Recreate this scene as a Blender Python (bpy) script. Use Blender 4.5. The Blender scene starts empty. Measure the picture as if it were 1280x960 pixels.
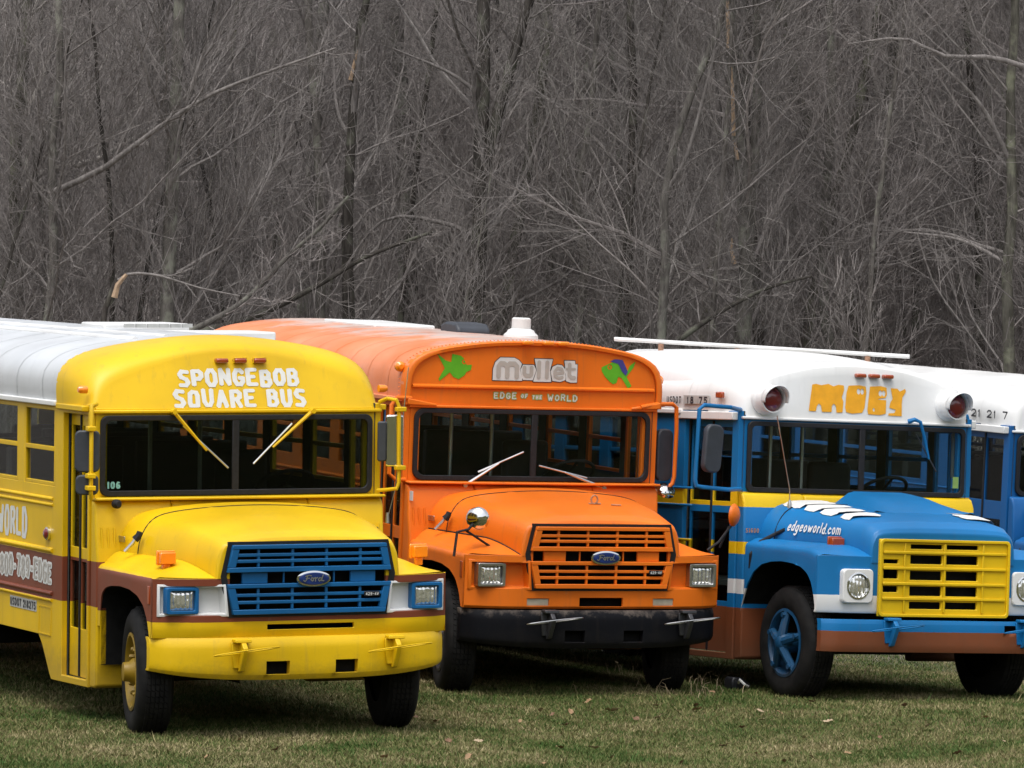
import bpy, bmesh, math, random
import numpy as np
from mathutils import Vector, Matrix
R = math.radians
rnd = random.Random(7)
sc = bpy.context.scene
col = sc.collection

# ------------------------------------------------------------------ camera, sky, sun, exposure
cd = bpy.data.cameras.new("camera"); cam = bpy.data.objects.new("camera", cd); col.objects.link(cam)
cam.location = (0, 0, 3.18535); cam.rotation_euler = (R(90 - 0.763985), 0, 0)
cd.sensor_width = 36.0; cd.lens = 6202.08 / 1280 * 36.0
cd.clip_start = 0.5; cd.clip_end = 2000
sc.camera = cam
SUN_EL, SUN_AZ = 68.0, 195.0          # azimuth clockwise from +Y (the view direction)
w = bpy.data.worlds.new("World"); sc.world = w; w.use_nodes = True
nt = w.node_tree; bg = nt.nodes["Background"]
sky = nt.nodes.new("ShaderNodeTexSky"); sky.sky_type = 'NISHITA'; sky.sun_disc = False
sky.sun_elevation = R(SUN_EL); sky.sun_rotation = R(SUN_AZ); sky.altitude = 300
sky.air_density = 1.0; sky.dust_density = 4.0; sky.ozone_density = 1.0
hs = nt.nodes.new('ShaderNodeHueSaturation'); hs.inputs['Saturation'].default_value = .30
nt.links.new(sky.outputs[0], hs.inputs['Color']); nt.links.new(hs.outputs[0], bg.inputs[0]); bg.inputs[1].default_value = 0.135
sd = bpy.data.lights.new("sun", 'SUN'); sd.energy = 1.0; sd.angle = R(35); sd.color = (1, .98, .95)
sun = bpy.data.objects.new("sun", sd); col.objects.link(sun); sun.location = (0, 0, 60)
az, el = R(SUN_AZ), R(SUN_EL)
sdir = Vector((math.sin(az) * math.cos(el), math.cos(az) * math.cos(el), math.sin(el)))
sun.rotation_euler = sdir.to_track_quat('Z', 'Y').to_euler()
sc.view_settings.view_transform = 'Standard'; sc.view_settings.look = 'None'
sc.view_settings.exposure = 0.90; sc.view_settings.gamma = 1.0
sc.render.engine = 'CYCLES'
sc.cycles.transparent_max_bounces = 16
sc.cycles.max_bounces = 6; sc.cycles.diffuse_bounces = 3; sc.cycles.glossy_bounces = 3

# ------------------------------------------------------------------ materials
MATS = {}
def nodes_of(name):
    m = bpy.data.materials.new(name); m.use_nodes = True
    t = m.node_tree; b = t.nodes["Principled BSDF"]
    return m, t, b
def N(t, typ, **kw):
    n = t.nodes.new(typ)
    for k, v in kw.items(): setattr(n, k, v)
    return n
def c4(c): return (c[0], c[1], c[2], 1)
def ramp(t, fac, stops, interp='LINEAR'):
    r = N(t, 'ShaderNodeValToRGB'); r.color_ramp.interpolation = interp
    e = r.color_ramp.elements
    while len(e) < len(stops): e.new(0.5)
    for i, (p, c) in enumerate(stops): e[i].position = p; e[i].color = c4(c)
    if fac is not None: t.links.new(fac, r.inputs[0])
    return r.outputs[0]
def mix(t, fac, a, b, mode='MIX'):
    n = N(t, 'ShaderNodeMix', data_type='RGBA', blend_type=mode)
    for s, v in ((0, fac), (6, a), (7, b)):
        if hasattr(v, 'is_linked'): t.links.new(v, n.inputs[s])
        else: n.inputs[s].default_value = v if s == 0 else c4(v)
    return n.outputs[2]
def noise(t, vec, scale, detail=4, rough=.55):
    n = N(t, 'ShaderNodeTexNoise'); n.inputs['Scale'].default_value = scale
    n.inputs['Detail'].default_value = detail; n.inputs['Roughness'].default_value = rough
    if vec is not None: t.links.new(vec, n.inputs['Vector'])
    return n.outputs['Fac']
def objco(t): return N(t, 'ShaderNodeTexCoord').outputs['Object']
def math_(t, op, a, b=None, clamp=False):
    n = N(t, 'ShaderNodeMath', operation=op); n.use_clamp = clamp
    for i, v in ((0, a), (1, b)):
        if v is None: continue
        if hasattr(v, 'is_linked'): t.links.new(v, n.inputs[i])
        else: n.inputs[i].default_value = v
    return n.outputs[0]
def paint(name, color, rough=.42, stripes=None, dirt=.4, patch=None, coat=.10, fade=.0, mudz=.62, spec=.35):
    """weathered vehicle paint; stripes = [(z0, z1, colour)] painted bands at fixed heights"""
    m, t, b = nodes_of(name); co = objco(t)
    c = mix(t, 0.0, color, color)
    z = None
    if stripes:
        sep = N(t, 'ShaderNodeSeparateXYZ'); t.links.new(co, sep.inputs[0]); z = sep.outputs[2]
        wob = noise(t, co, 6.0, 2); zz = math_(t, 'ADD', z, math_(t, 'MULTIPLY', math_(t, 'SUBTRACT', wob, .5), .006))
        for z0, z1, cc in stripes:
            f = math_(t, 'MULTIPLY', math_(t, 'GREATER_THAN', zz, z0), math_(t, 'LESS_THAN', zz, z1))
            c = mix(t, f, c, cc)
    if patch:
        axis_fn, pc = patch
        f = axis_fn(t, co); c = mix(t, f, c, pc)
    # faded, chalky areas and small chips / dirt
    n1 = noise(t, co, 1.7, 5, .6)
    c = mix(t, math_(t, 'MULTIPLY', n1, .22 + fade), c, (.55, .53, .48), 'MIX') if fade else mix(t, ramp(t, n1, [(.35, (1, 1, 1)), (.75, (.86, .86, .86))]) and .0, c, c)
    v = ramp(t, n1, [(.3, (.88, .88, .88)), (.7, (1, 1, 1))])
    c = mix(t, 1.0, c, v, 'MULTIPLY')
    n2 = noise(t, co, 38, 4, .7)
    chips = ramp(t, n2, [(.70, (0, 0, 0)), (.78, (1, 1, 1))])
    c = mix(t, math_(t, 'MULTIPLY', chips, dirt), c, (.09, .07, .05))
    n4 = noise(t, co, 7.5, 6, .75); sc_ = ramp(t, n4, [(.66, (0, 0, 0)), (.74, (1, 1, 1))])
    c = mix(t, math_(t, 'MULTIPLY', sc_, dirt * .45), c, (.30, .26, .20))
    n5 = noise(t, co, .8, 3, .5); c = mix(t, 1.0, c, ramp(t, n5, [(.30, (.80, .79, .77)), (.62, (1, 1, 1))]), 'MULTIPLY')
    sz_ = N(t, 'ShaderNodeSeparateXYZ'); t.links.new(co, sz_.inputs[0])
    mud = N(t, 'ShaderNodeMapRange'); mud.inputs[1].default_value = mudz; mud.inputs[2].default_value = mudz - .22
    t.links.new(math_(t, 'ADD', sz_.outputs[2], math_(t, 'MULTIPLY', math_(t, 'SUBTRACT', n4, .5), .55)), mud.inputs[0])
    c = mix(t, math_(t, 'MULTIPLY', mud.outputs[0], dirt * .8), c, (.085, .07, .05))
    # vertical rain streaks
    mp = N(t, 'ShaderNodeMapping'); mp.inputs['Scale'].default_value = (9, 9, .8); t.links.new(co, mp.inputs[0])
    n3 = noise(t, mp.outputs[0], 1.6, 4, .65)
    st = ramp(t, n3, [(.56, (0, 0, 0)), (.78, (1, 1, 1))])
    c = mix(t, math_(t, 'MULTIPLY', st, dirt * .45), c, (.13, .10, .07))
    t.links.new(c, b.inputs['Base Color'])
    rr = N(t, 'ShaderNodeMapRange'); rr.inputs[3].default_value = rough - .06; rr.inputs[4].default_value = rough + .16
    t.links.new(n1, rr.inputs[0]); t.links.new(rr.outputs[0], b.inputs['Roughness'])
    b.inputs['Coat Weight'].default_value = coat; b.inputs['Coat Roughness'].default_value = .25; b.inputs['Specular IOR Level'].default_value = spec
    bp = N(t, 'ShaderNodeBump'); bp.inputs['Strength'].default_value = .12; bp.inputs['Distance'].default_value = .01
    t.links.new(noise(t, co, 3.2, 3, .5), bp.inputs['Height']); t.links.new(bp.outputs[0], b.inputs['Normal'])
    return m
def plain(name, color, rough=.5, metal=0, vary=.15, scale=12, spec=.5):
    m, t, b = nodes_of(name); co = objco(t)
    n = noise(t, co, scale, 4)
    v = ramp(t, n, [(.3, tuple(x * (1 - vary) for x in color)), (.7, tuple(min(1, x * (1 + vary)) for x in color))])
    t.links.new(v, b.inputs['Base Color'])
    b.inputs['Roughness'].default_value = rough; b.inputs['Metallic'].default_value = metal
    b.inputs['Specular IOR Level'].default_value = spec
    return m
def glass(name, tint=(.45, .5, .48), ior=1.45):
    m, t, b = nodes_of(name); t.nodes.remove(b)
    out = t.nodes['Material Output']
    lw = N(t, 'ShaderNodeLayerWeight'); lw.inputs[0].default_value = .5     # Schlick term, the same from both sides of the pane
    fr = math_(t, 'ADD', math_(t, 'MULTIPLY', math_(t, 'POWER', lw.outputs['Facing'], 5.0), .30), .014)
    tr = N(t, 'ShaderNodeBsdfTransparent'); tr.inputs[0].default_value = c4(tint)
    gl = N(t, 'ShaderNodeBsdfGlossy'); gl.inputs['Roughness'].default_value = .03; gl.inputs[0].default_value = (.9, .9, .9, 1)
    mx = N(t, 'ShaderNodeMixShader')
    t.links.new(fr, mx.inputs[0]); t.links.new(tr.outputs[0], mx.inputs[1]); t.links.new(gl.outputs[0], mx.inputs[2])
    t.links.new(mx.outputs[0], out.inputs[0])
    return m
def lensmat(name, color, bump=True, rough=.12, metal=.75):
    m, t, b = nodes_of(name); co = objco(t)
    b.inputs['Base Color'].default_value = c4(color); b.inputs['Roughness'].default_value = rough
    b.inputs['Metallic'].default_value = metal; b.inputs['Coat Weight'].default_value = 1; b.inputs['Coat Roughness'].default_value = .03
    if bump:
        wv = N(t, 'ShaderNodeTexWave'); wv.inputs['Scale'].default_value = 9; wv.inputs['Distortion'].default_value = 1.5
        t.links.new(co, wv.inputs[0])
        nn = noise(t, co, 9, 2)
        s = math_(t, 'ADD', math_(t, 'MULTIPLY', wv.outputs[1], .25), nn)
        bp = N(t, 'ShaderNodeBump'); bp.inputs['Strength'].default_value = .8; bp.inputs['Distance'].default_value = .03
        t.links.new(s, bp.inputs['Height']); t.links.new(bp.outputs[0], b.inputs['Normal'])
    return m
YEL, ORA, BLU = (.80, .505, .002), (.85, .182, .008), (.004, .165, .43)
BRN, WHT, DBL = (.21, .05, .022), (.80, .80, .79), (.008, .065, .25)
BRN2 = (.22, .065, .025); BYEL = (.80, .52, .005)
def roof_worn(t, co):
    sep = N(t, 'ShaderNodeSeparateXYZ'); t.links.new(co, sep.inputs[0])
    n = noise(t, co, 2.4, 5, .7)
    zz = math_(t, 'ADD', sep.outputs[2], math_(t, 'MULTIPLY', math_(t, 'SUBTRACT', n, .5), .22))
    f = N(t, 'ShaderNodeMapRange'); f.inputs[1].default_value = 2.89; f.inputs[2].default_value = 2.95; t.links.new(zz, f.inputs[0])
    return math_(t, 'MULTIPLY', f.outputs[0], .8)
M_ = MATS
M_['y_side'] = paint('yellow_side_paint', YEL, stripes=[(.925, 1.265, BRN)])
M_['y_front'] = paint('yellow_front_paint', YEL, stripes=[(.905, 1.222, BRN)])
M_['yellow'] = paint('yellow_paint', YEL, dirt=.45)
M_['y_blue'] = paint('grille_blue_paint', (.004, .115, .31), dirt=.2)
M_['orange'] = paint('orange_paint', ORA, rough=.42, dirt=.6)
M_['o_roof'] = paint('orange_roof_paint', ORA, rough=.5, dirt=.4, fade=.22, patch=(roof_worn, (.55, .52, .50)))
M_['b_side'] = paint('blue_side_paint', BLU, stripes=[(1.62, 1.75, BYEL), (1.215, 1.32, BYEL), (.875, 1.0, WHT), (0, .755, BRN2)], dirt=.3)
M_['b_front'] = paint('blue_front_paint', BLU, stripes=[(.5, .925, WHT)], dirt=.25)
M_['b_bump'] = paint('blue_bumper_paint', BLU, stripes=[(0, .628, BRN2)], dirt=.25)
M_['blue'] = paint('blue_paint', BLU, dirt=.25)
M_['dkblue'] = paint('plain_blue_paint', (.004, .10, .31), dirt=.5)
M_['byel'] = paint('grille_yellow_paint', BYEL, dirt=.3)
M_['white'] = paint('white_paint', WHT, rough=.4, dirt=.22)
M_['silver'] = paint('silver_white_paint', (.60, .62, .64), rough=.34, dirt=.2)
M_['letter_white'] = plain('lettering_white', (.64, .64, .62), .6, vary=.06)
M_['letter_grey'] = plain('lettering_grey', (.42, .39, .35), .6, vary=.06)
M_['letter_black'] = plain('lettering_black', (.03, .03, .035), .6)
M_['letter_orange'] = plain('lettering_orange', (.80, .36, .01), .5, vary=.1)
M_['letter_green'] = plain('lettering_green', (.30, .42, .12), .6)
M_['fish_green'] = plain('fish_green', (.10, .42, .012), .5, vary=.1)
M_['fish_blue'] = plain('fish_blue', (.05, .05, .25), .5, vary=.15)
M_['teal'] = plain('sticker_teal', (.18, .42, .40), .5)
M_['patch_grey'] = plain('patch_grey', (.42, .42, .40), .6)
M_['rubber'] = plain('black_rubber', (.014, .014, .016), .65, vary=.3, scale=30, spec=.3)
M_['black'] = plain('black_paint', (.006, .0065, .009), .5, vary=.3)
M_['under'] = plain('chassis_black', (.008, .008, .008), .9, vary=.4, spec=.15)
M_['inside'] = plain('interior_grey', (.05, .055, .052), .8, vary=.2)
M_['seat'] = plain('seat_vinyl', (.020, .018, .020), .6, vary=.3)
M_['metal'] = plain('bare_steel', (.50, .50, .50), .35, 1.0)
M_['chrome'] = plain('chrome', (.75, .75, .74), .08, 1.0, vary=.03)
M_['darkmetal'] = plain('dark_steel', (.06, .06, .065), .45, .6)
M_['rust'] = plain('rusty_steel', (.36, .20, .13), .8, vary=.4, scale=25)
M_['amber'] = lensmat('amber_lens', (.95, .26, .008), False, .2, 0.0)
M_['dkamber'] = lensmat('dull_amber_lens', (.33, .05, .008), False, .3, 0.0)
M_['red'] = lensmat('red_lens', (.15, .003, .010), False, .3, 0.0)
M_['lens'] = lensmat('headlight_lens', (.78, .78, .75), True, .14, .75)
M_['fog'] = plain('clouded_lens', (.40, .36, .28), .4)
M_['glass'] = glass('window_glass', (.78, .82, .81))
M_['wglass'] = glass('windshield_glass', (.90, .95, .94))
M_['yglass'] = glass('tinted_windshield_glass', (.50, .55, .53))
M_['mirbk'] = plain('mirror_back', (.035, .04, .05), .5)
M_['mirlt'] = plain('mirror_light_grey', (.42, .43, .45), .4)
M_['oval'] = plain('emblem_blue', (.012, .03, .14), .3)

def tyre_mat():
    m, t, b = nodes_of('tyre_rubber'); co = objco(t)
    n = noise(t, co, 9, 5, .6)
    c = ramp(t, n, [(.3, (.007, .007, .0075)), (.75, (.021, .020, .019))])
    t.links.new(c, b.inputs['Base Color']); b.inputs['Roughness'].default_value = .75
    return m
def scuffed_top(t, co):
    sep = N(t, 'ShaderNodeSeparateXYZ'); t.links.new(co, sep.inputs[0])
    n = noise(t, co, 7, 6, .75); z = math_(t, 'ADD', sep.outputs[2], math_(t, 'MULTIPLY', math_(t, 'SUBTRACT', n, .5), .30))
    f = N(t, 'ShaderNodeMapRange'); f.inputs[1].default_value = .735; f.inputs[2].default_value = .80; t.links.new(z, f.inputs[0])
    return math_(t, 'MULTIPLY', f.outputs[0], .75)
M_['bumper_black'] = paint('scuffed_black_bumper', (.006, .0065, .009), dirt=.12, patch=(scuffed_top, (.16, .13, .11)), coat=0, rough=.5, spec=.12)
M_['tyre'] = tyre_mat(); M_['tyre'].node_tree.nodes['Principled BSDF'].inputs['Specular IOR Level'].default_value = .15
M_['rim_yellow'] = paint('grimy_rim_yellow', (.30, .185, .006), rough=.5, dirt=.9, mudz=-.15)
M_['rim_blue'] = paint('grimy_rim_blue', (.005, .06, .145), rough=.5, dirt=.7, mudz=-.15)

# ------------------------------------------------------------------ mesh helpers
class MB:
    def __init__(s): s.v = []; s.f = []
    def add(s, vs, fs):
        o = len(s.v); s.v += [tuple(map(float, p)) for p in vs]; s.f += [tuple(i + o for i in f) for f in fs]; return s
    def box(s, x0, x1, y0, y1, z0, z1):
        return s.add([(x0, y0, z0), (x1, y0, z0), (x1, y1, z0), (x0, y1, z0), (x0, y0, z1), (x1, y0, z1), (x1, y1, z1), (x0, y1, z1)],
                     [(0, 3, 2, 1), (4, 5, 6, 7), (0, 1, 5, 4), (1, 2, 6, 5), (2, 3, 7, 6), (3, 0, 4, 7)])
    def tube(s, pts, r, n=8, r1=None, caps=True, closed=False):
        P = [Vector(p) for p in pts]; k = len(P); rings = []
        up = Vector((0, 0, 1)); prev = None
        for i, p in enumerate(P):
            if closed: d = P[(i + 1) % k] - P[i - 1]
            else: d = P[min(i + 1, k - 1)] - P[max(i - 1, 0)]
            d.normalize()
            if prev is None:
                a = up if abs(d.z) < .9 else Vector((1, 0, 0)); u = d.cross(a).normalized()
            else:
                u = (prev - d * prev.dot(d)).normalized()
            prev = u; vv = d.cross(u)
            rr = r if r1 is None else r + (r1 - r) * i / max(1, k - 1)
            rings.append([p + (u * math.cos(2 * math.pi * j / n) + vv * math.sin(2 * math.pi * j / n)) * rr for j in range(n)])
        return s.loft(rings, caps=caps and not closed, ringclosed=closed)
    def loft(s, rings, closed=True, caps=False, ringclosed=False):
        n = len(rings[0]); vs = [p for r in rings for p in r]; fs = []
        m = len(rings)
        for i in range(m if ringclosed else m - 1):
            a = i * n; b = ((i + 1) % m) * n
            for j in range(n if closed else n - 1):
                jj = (j + 1) % n
                fs.append((a + j, a + jj, b + jj, b + j))
        if caps: fs.append(tuple(range(n - 1, -1, -1))); fs.append(tuple((m - 1) * n + j for j in range(n)))
        return s.add(vs, fs)
    def lathe(s, prof, n=24, axis='x', c=(0, 0, 0), caps=True):
        """prof = [(radius, along axis)]"""
        rings = []
        for r, a in prof:
            ring = []
            for j in range(n):
                t = 2 * math.pi * j / n; p, q = r * math.cos(t), r * math.sin(t)
                v = {'x': (a, p, q), 'y': (p, a, q), 'z': (p, q, a)}[axis]
                ring.append((v[0] + c[0], v[1] + c[1], v[2] + c[2]))
            rings.append(ring)
        return s.loft(rings, caps=caps)
    def prism(s, poly, axis, a, b):
        def p3(p, t): return {'x': (t, p[0], p[1]), 'y': (p[0], t, p[1]), 'z': (p[0], p[1], t)}[axis]
        n = len(poly)
        return s.add([p3(p, a) for p in poly] + [p3(p, b) for p in poly],
                     [tuple(range(n)), tuple(range(2 * n - 1, n - 1, -1))] + [(i, n + i, n + (i + 1) % n, (i + 1) % n) for i in range(n)])
    def panel(s, us, vs, keep, fn, th):
        """grid of cells (us x vs); keep(u,v) at the cell centre; fn(u,v,t) -> xyz with t=0 front, t=th back; closed solid with hole reveals"""
        idx = {}
        V = []; F = []
        def vid(i, j, t):
            k = (i, j, t)
            if k not in idx: idx[k] = len(V); V.append(fn(us[i], vs[j], th if t else 0))
            return idx[k]
        nu, nv = len(us) - 1, len(vs) - 1
        K = [[keep((us[i] + us[i + 1]) / 2, (vs[j] + vs[j + 1]) / 2) for j in range(nv)] for i in range(nu)]
        g = lambda i, j: 0 <= i < nu and 0 <= j < nv and K[i][j]
        for i in range(nu):
            for j in range(nv):
                if not K[i][j]: continue
                F.append((vid(i, j, 0), vid(i + 1, j, 0), vid(i + 1, j + 1, 0), vid(i, j + 1, 0)))
                F.append((vid(i, j + 1, 1), vid(i + 1, j + 1, 1), vid(i + 1, j, 1), vid(i, j, 1)))
                for (di, dj, a, b) in ((-1, 0, (i, j), (i, j + 1)), (1, 0, (i + 1, j + 1), (i + 1, j)), (0, -1, (i + 1, j), (i, j)), (0, 1, (i, j + 1), (i + 1, j + 1))):
                    if not g(i + di, j + dj):
                        F.append((vid(*a, 0), vid(*b, 0), vid(*b, 1), vid(*a, 1)))
        return s.add(V, F)
    def xf(s, M):
        s.v = [tuple(M @ Vector(p)) for p in s.v]; return s
    def build(s, name, mat, parent=None, smooth=35, bevel=0, seg=2, solid=0, recalc=True):
        me = bpy.data.meshes.new(name); me.from_pydata(s.v, [], s.f)
        if recalc:
            bm = bmesh.new(); bm.from_mesh(me); bmesh.ops.remove_doubles(bm, verts=bm.verts, dist=1e-5)
            bmesh.ops.recalc_face_normals(bm, faces=bm.faces); bm.to_mesh(me); bm.free()
        o = bpy.data.objects.new(name, me); col.objects.link(o)
        me.materials.append(M_[mat] if isinstance(mat, str) else mat)
        if parent: o.parent = parent
        if solid:
            md = o.modifiers.new("solid", 'SOLIDIFY'); md.thickness = solid; md.offset = -1
        if bevel:
            md = o.modifiers.new("bevel", 'BEVEL'); md.width = bevel; md.segments = seg; md.limit_method = 'ANGLE'; md.angle_limit = R(40)
        if smooth:
            me.polygons.foreach_set('use_smooth', [True] * len(me.polygons))
            me.set_sharp_from_angle(angle=R(smooth))
        return o
def put(o, parent, loc=(0, 0, 0), rot=None):
    c = o.copy(); col.objects.link(c); c.parent = parent; c.location = loc
    if rot: c.rotation_euler = rot
    for ch in o.children: put(ch, c, ch.location, tuple(ch.rotation_euler))
    return c
def lin(a, b, n): return [a + (b - a) * i / n for i in range(n + 1)]
def brk(*a): return sorted(set(round(x, 5) for x in a))
def rpoly(x0, x1, z0, z1, r, n=5):
    out = []
    for cx, cz, a0 in ((x1 - r, z1 - r, 0), (x0 + r, z1 - r, 90), (x0 + r, z0 + r, 180), (x1 - r, z0 + r, 270)):
        for i in range(n + 1):
            a = R(a0 + 90 * i / n); out.append((cx + r * math.cos(a), cz + r * math.sin(a)))
    return out
def resample(pts, n):
    P = [Vector(p) for p in pts]; L = [0]
    for a, b in zip(P, P[1:]): L.append(L[-1] + (b - a).length)
    out = []
    for i in range(n + 1):
        s = L[-1] * i / n; k = 0
        while k < len(L) - 2 and L[k + 1] < s: k += 1
        t = (s - L[k]) / max(1e-9, L[k + 1] - L[k]); out.append(P[k].lerp(P[k + 1], t))
    return out
def smoothpts(pts, n):
    """Catmull-Rom through the points, n samples"""
    P = [Vector(p) for p in pts]; P = [P[0] * 2 - P[1]] + P + [P[-1] * 2 - P[-2]]; out = []
    m = len(P) - 3
    for i in range(m):
        for j in range(12):
            t = j / 12; a, b, c, d = P[i:i + 4]
            out.append(.5 * ((2 * b) + (c - a) * t + (2 * a - 5 * b + 4 * c - d) * t * t + (3 * b - a - 3 * c + d) * t ** 3))
    out.append(P[-2]); return resample(out, n)

# ------------------------------------------------------------------ lettering: stroke glyphs -> distance field -> outline mesh
def arc(cx, cy, rx, ry, a0, a1, n=8): return [(cx + rx * math.cos(R(a0 + (a1 - a0) * i / n)), cy + ry * math.sin(R(a0 + (a1 - a0) * i / n))) for i in range(n + 1)]
GL = {
 'A': [[(0, 0), (.5, 1), (1, 0)], [(.2, .36), (.8, .36)]],
 'B': [[(0, 0), (0, 1), (.62, 1), (.88, .85), (.85, .62), (.6, .53), (0, .53)], [(.6, .53), (.95, .4), (1, .18), (.72, 0), (0, 0)]],
 'C': [[(1, .82), (.7, 1), (.28, 1), (0, .74), (0, .26), (.28, 0), (.7, 0), (1, .18)]],
 'D': [[(0, 0), (0, 1), (.55, 1), (1, .68), (1, .3), (.6, 0), (0, 0)]],
 'E': [[(1, 1), (0, 1), (0, 0), (1, 0)], [(0, .52), (.75, .52)]],
 'F': [[(1, 1), (0, 1), (0, 0)], [(0, .52), (.75, .52)]],
 'G': [[(1, .85), (.7, 1), (.28, 1), (0, .72), (0, .26), (.28, 0), (.72, 0), (1, .2), (1, .45), (.6, .45)]],
 'H': [[(0, 0), (0, 1)], [(1, 0), (1, 1)], [(0, .5), (1, .5)]],
 'I': [[(.5, 0), (.5, 1)]],
 'K': [[(0, 0), (0, 1)], [(1, 1), (0, .45)], [(.35, .62), (1, 0)]],
 'L': [[(0, 1), (0, 0), (1, 0)]],
 'M': [[(0, 0), (0, 1), (.5, .4), (1, 1), (1, 0)]],
 'N': [[(0, 0), (0, 1), (1, 0), (1, 1)]],
 'O': [[(.3, 0), (0, .25), (0, .75), (.3, 1), (.7, 1), (1, .75), (1, .25), (.7, 0), (.3, 0)]],
 'P': [[(0, 0), (0, 1), (.7, 1), (1, .85), (1, .6), (.7, .42), (0, .42)]],
 'Q': [[(.1, 0), (0, .2), (.08, .85), (.4, 1), (.85, .95), (1, .7), (.95, 0), (.1, 0)]],
 'R': [[(0, 0), (0, 1), (.7, 1), (1, .86), (.95, .62), (.62, .48), (0, .48)], [(.55, .48), (1, 0)]],
 'S': [[(1, .95), (.3, 1), (0, .78), (.2, .58), (.8, .42), (1, .2), (.7, 0), (0, .02)]],
 'T': [[(0, 1), (1, 1)], [(.5, 1), (.5, 0)]],
 'U': [[(0, 1), (.04, .25), (.3, 0), (.7, 0), (.96, .25), (1, 1)]],
 'V': [[(0, 1), (.5, 0), (1, 1)]],
 'W': [[(0, 1), (.25, 0), (.5, .6), (.75, 0), (1, 1)]],
 'X': [[(0, 0), (1, 1)], [(0, 1), (1, 0)]],
 'Y': [[(0, 1), (.5, .5), (1, 1)], [(.5, .5), (.5, 0)]],
 '0': [[(.3, 0), (0, .25), (0, .75), (.3, 1), (.7, 1), (1, .75), (1, .25), (.7, 0), (.3, 0)]],
 '1': [[(.2, .8), (.55, 1), (.55, 0)]],
 '2': [[(0, .78), (.25, 1), (.75, 1), (1, .75), (.85, .5), (0, 0), (1, 0)]],
 '4': [[(.75, 0), (.75, 1), (0, .3), (1, .3)]],
 '5': [[(.95, 1), (.1, 1), (.05, .58), (.65, .6), (1, .38), (.85, .08), (.4, 0), (0, .1)]],
 '6': [[(.9, .95), (.4, 1), (.05, .6), (.05, .2), (.35, 0), (.75, 0), (1, .25), (.8, .5), (.4, .52), (.08, .36)]],
 '7': [[(0, 1), (1, 1), (.4, 0)]],
 '8': [[(.5, .53), (.1, .7), (.15, .92), (.5, 1), (.85, .92), (.9, .7), (.5, .53), (.03, .33), (.05, .1), (.5, 0), (.95, .1), (.97, .33), (.5, .53)]],
 '9': [[(.1, .05), (.6, 0), (.95, .4), (.95, .8), (.65, 1), (.25, 1), (0, .75), (.2, .5), (.6, .48), (.92, .64)]],
 '-': [[(.1, .5), (.9, .5)]], '.': [[(.5, 0), (.5, .02)]],
 'a': [[(.95, .6), (.95, 0)], [(.95, .1), (.4, 0), (.05, .15), (.05, .45), (.4, .62), (.95, .5)]],
 'c': [[(.95, .5), (.5, .62), (.05, .4), (.05, .2), (.5, 0), (.95, .12)]],
 'd': [[(.95, 1.05), (.95, 0)], [(.95, .1), (.4, 0), (.05, .15), (.05, .45), (.4, .62), (.95, .5)]],
 'e': [[(.05, .32), (.95, .36), (.8, .6), (.35, .62), (.05, .4), (.05, .18), (.45, 0), (.9, .08)]],
 'g': [[(.95, .62), (.95, -.25), (.6, -.42), (.1, -.32)], [(.95, .1), (.4, 0), (.05, .15), (.05, .45), (.4, .62), (.95, .5)]],
 'l': [[(.5, 1.05), (.5, 0)]],
 'm': [[(0, 0), (0, .62)], [(0, .5), (.25, .62), (.5, .5), (.5, 0)], [(.5, .5), (.75, .62), (1, .5), (1, 0)]],
 'o': [[(.35, 0), (.05, .2), (.05, .42), (.35, .62), (.65, .62), (.95, .42), (.95, .2), (.65, 0), (.35, 0)]],
 'r': [[(.1, 0), (.1, .62)], [(.1, .4), (.5, .6), (.95, .58)]],
 't': [[(.4, 1), (.4, .15), (.6, 0), (.95, .03)], [(0, .66), (.9, .66)]],
 'u': [[(.05, .62), (.05, .15), (.4, 0), (.95, .12)], [(.95, .62), (.95, 0)]],
 'w': [[(0, .62), (.25, 0), (.5, .5), (.75, 0), (1, .62)]],
}
NARROW = {'I': .3, '1': .55, '.': .25, 'l': .35, '-': .7, 'r': .7, 'M': 1.25, 'W': 1.3, 'm': 1.45, 'w': 1.35, ' ': .7}
def layout(txt, x0, x1, z0, z1, hw, gap=.25, jit=0, seed=1, zrow=None):
    """segments (ax,az,bx,bz,r) for txt filling the box; hw = stroke half width in metres"""
    rg = random.Random(seed)
    ws = [NARROW.get(ch, 1) for ch in txt]; tot = sum(ws) + gap * (len(txt) - 1); k = (x1 - x0) / tot
    x = x0; out = []
    for ch, wd in zip(txt, ws):
        a, b = x + hw, x + wd * k - hw
        if b < a: a = b = (a + b) / 2
        dz = rg.uniform(-jit, jit) * (z1 - z0); sh = rg.uniform(-jit, jit) * .6; sz = 1 + rg.uniform(-jit, jit)
        H = (z1 - z0 - 2 * hw) * sz
        base = 0 if zrow is None else zrow
        for pl in GL.get(ch, []):
            r = hw * (1 + rg.uniform(-jit, jit))
            for p, q in zip(pl, pl[1:]):
                f = lambda s: (a + (b - a) * s[0] + sh * s[1] * (b - a), z0 + hw + dz + H * s[1])
                out.append((*f(p), *f(q), r))
        x += (wd + gap) * k
    return out
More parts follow.
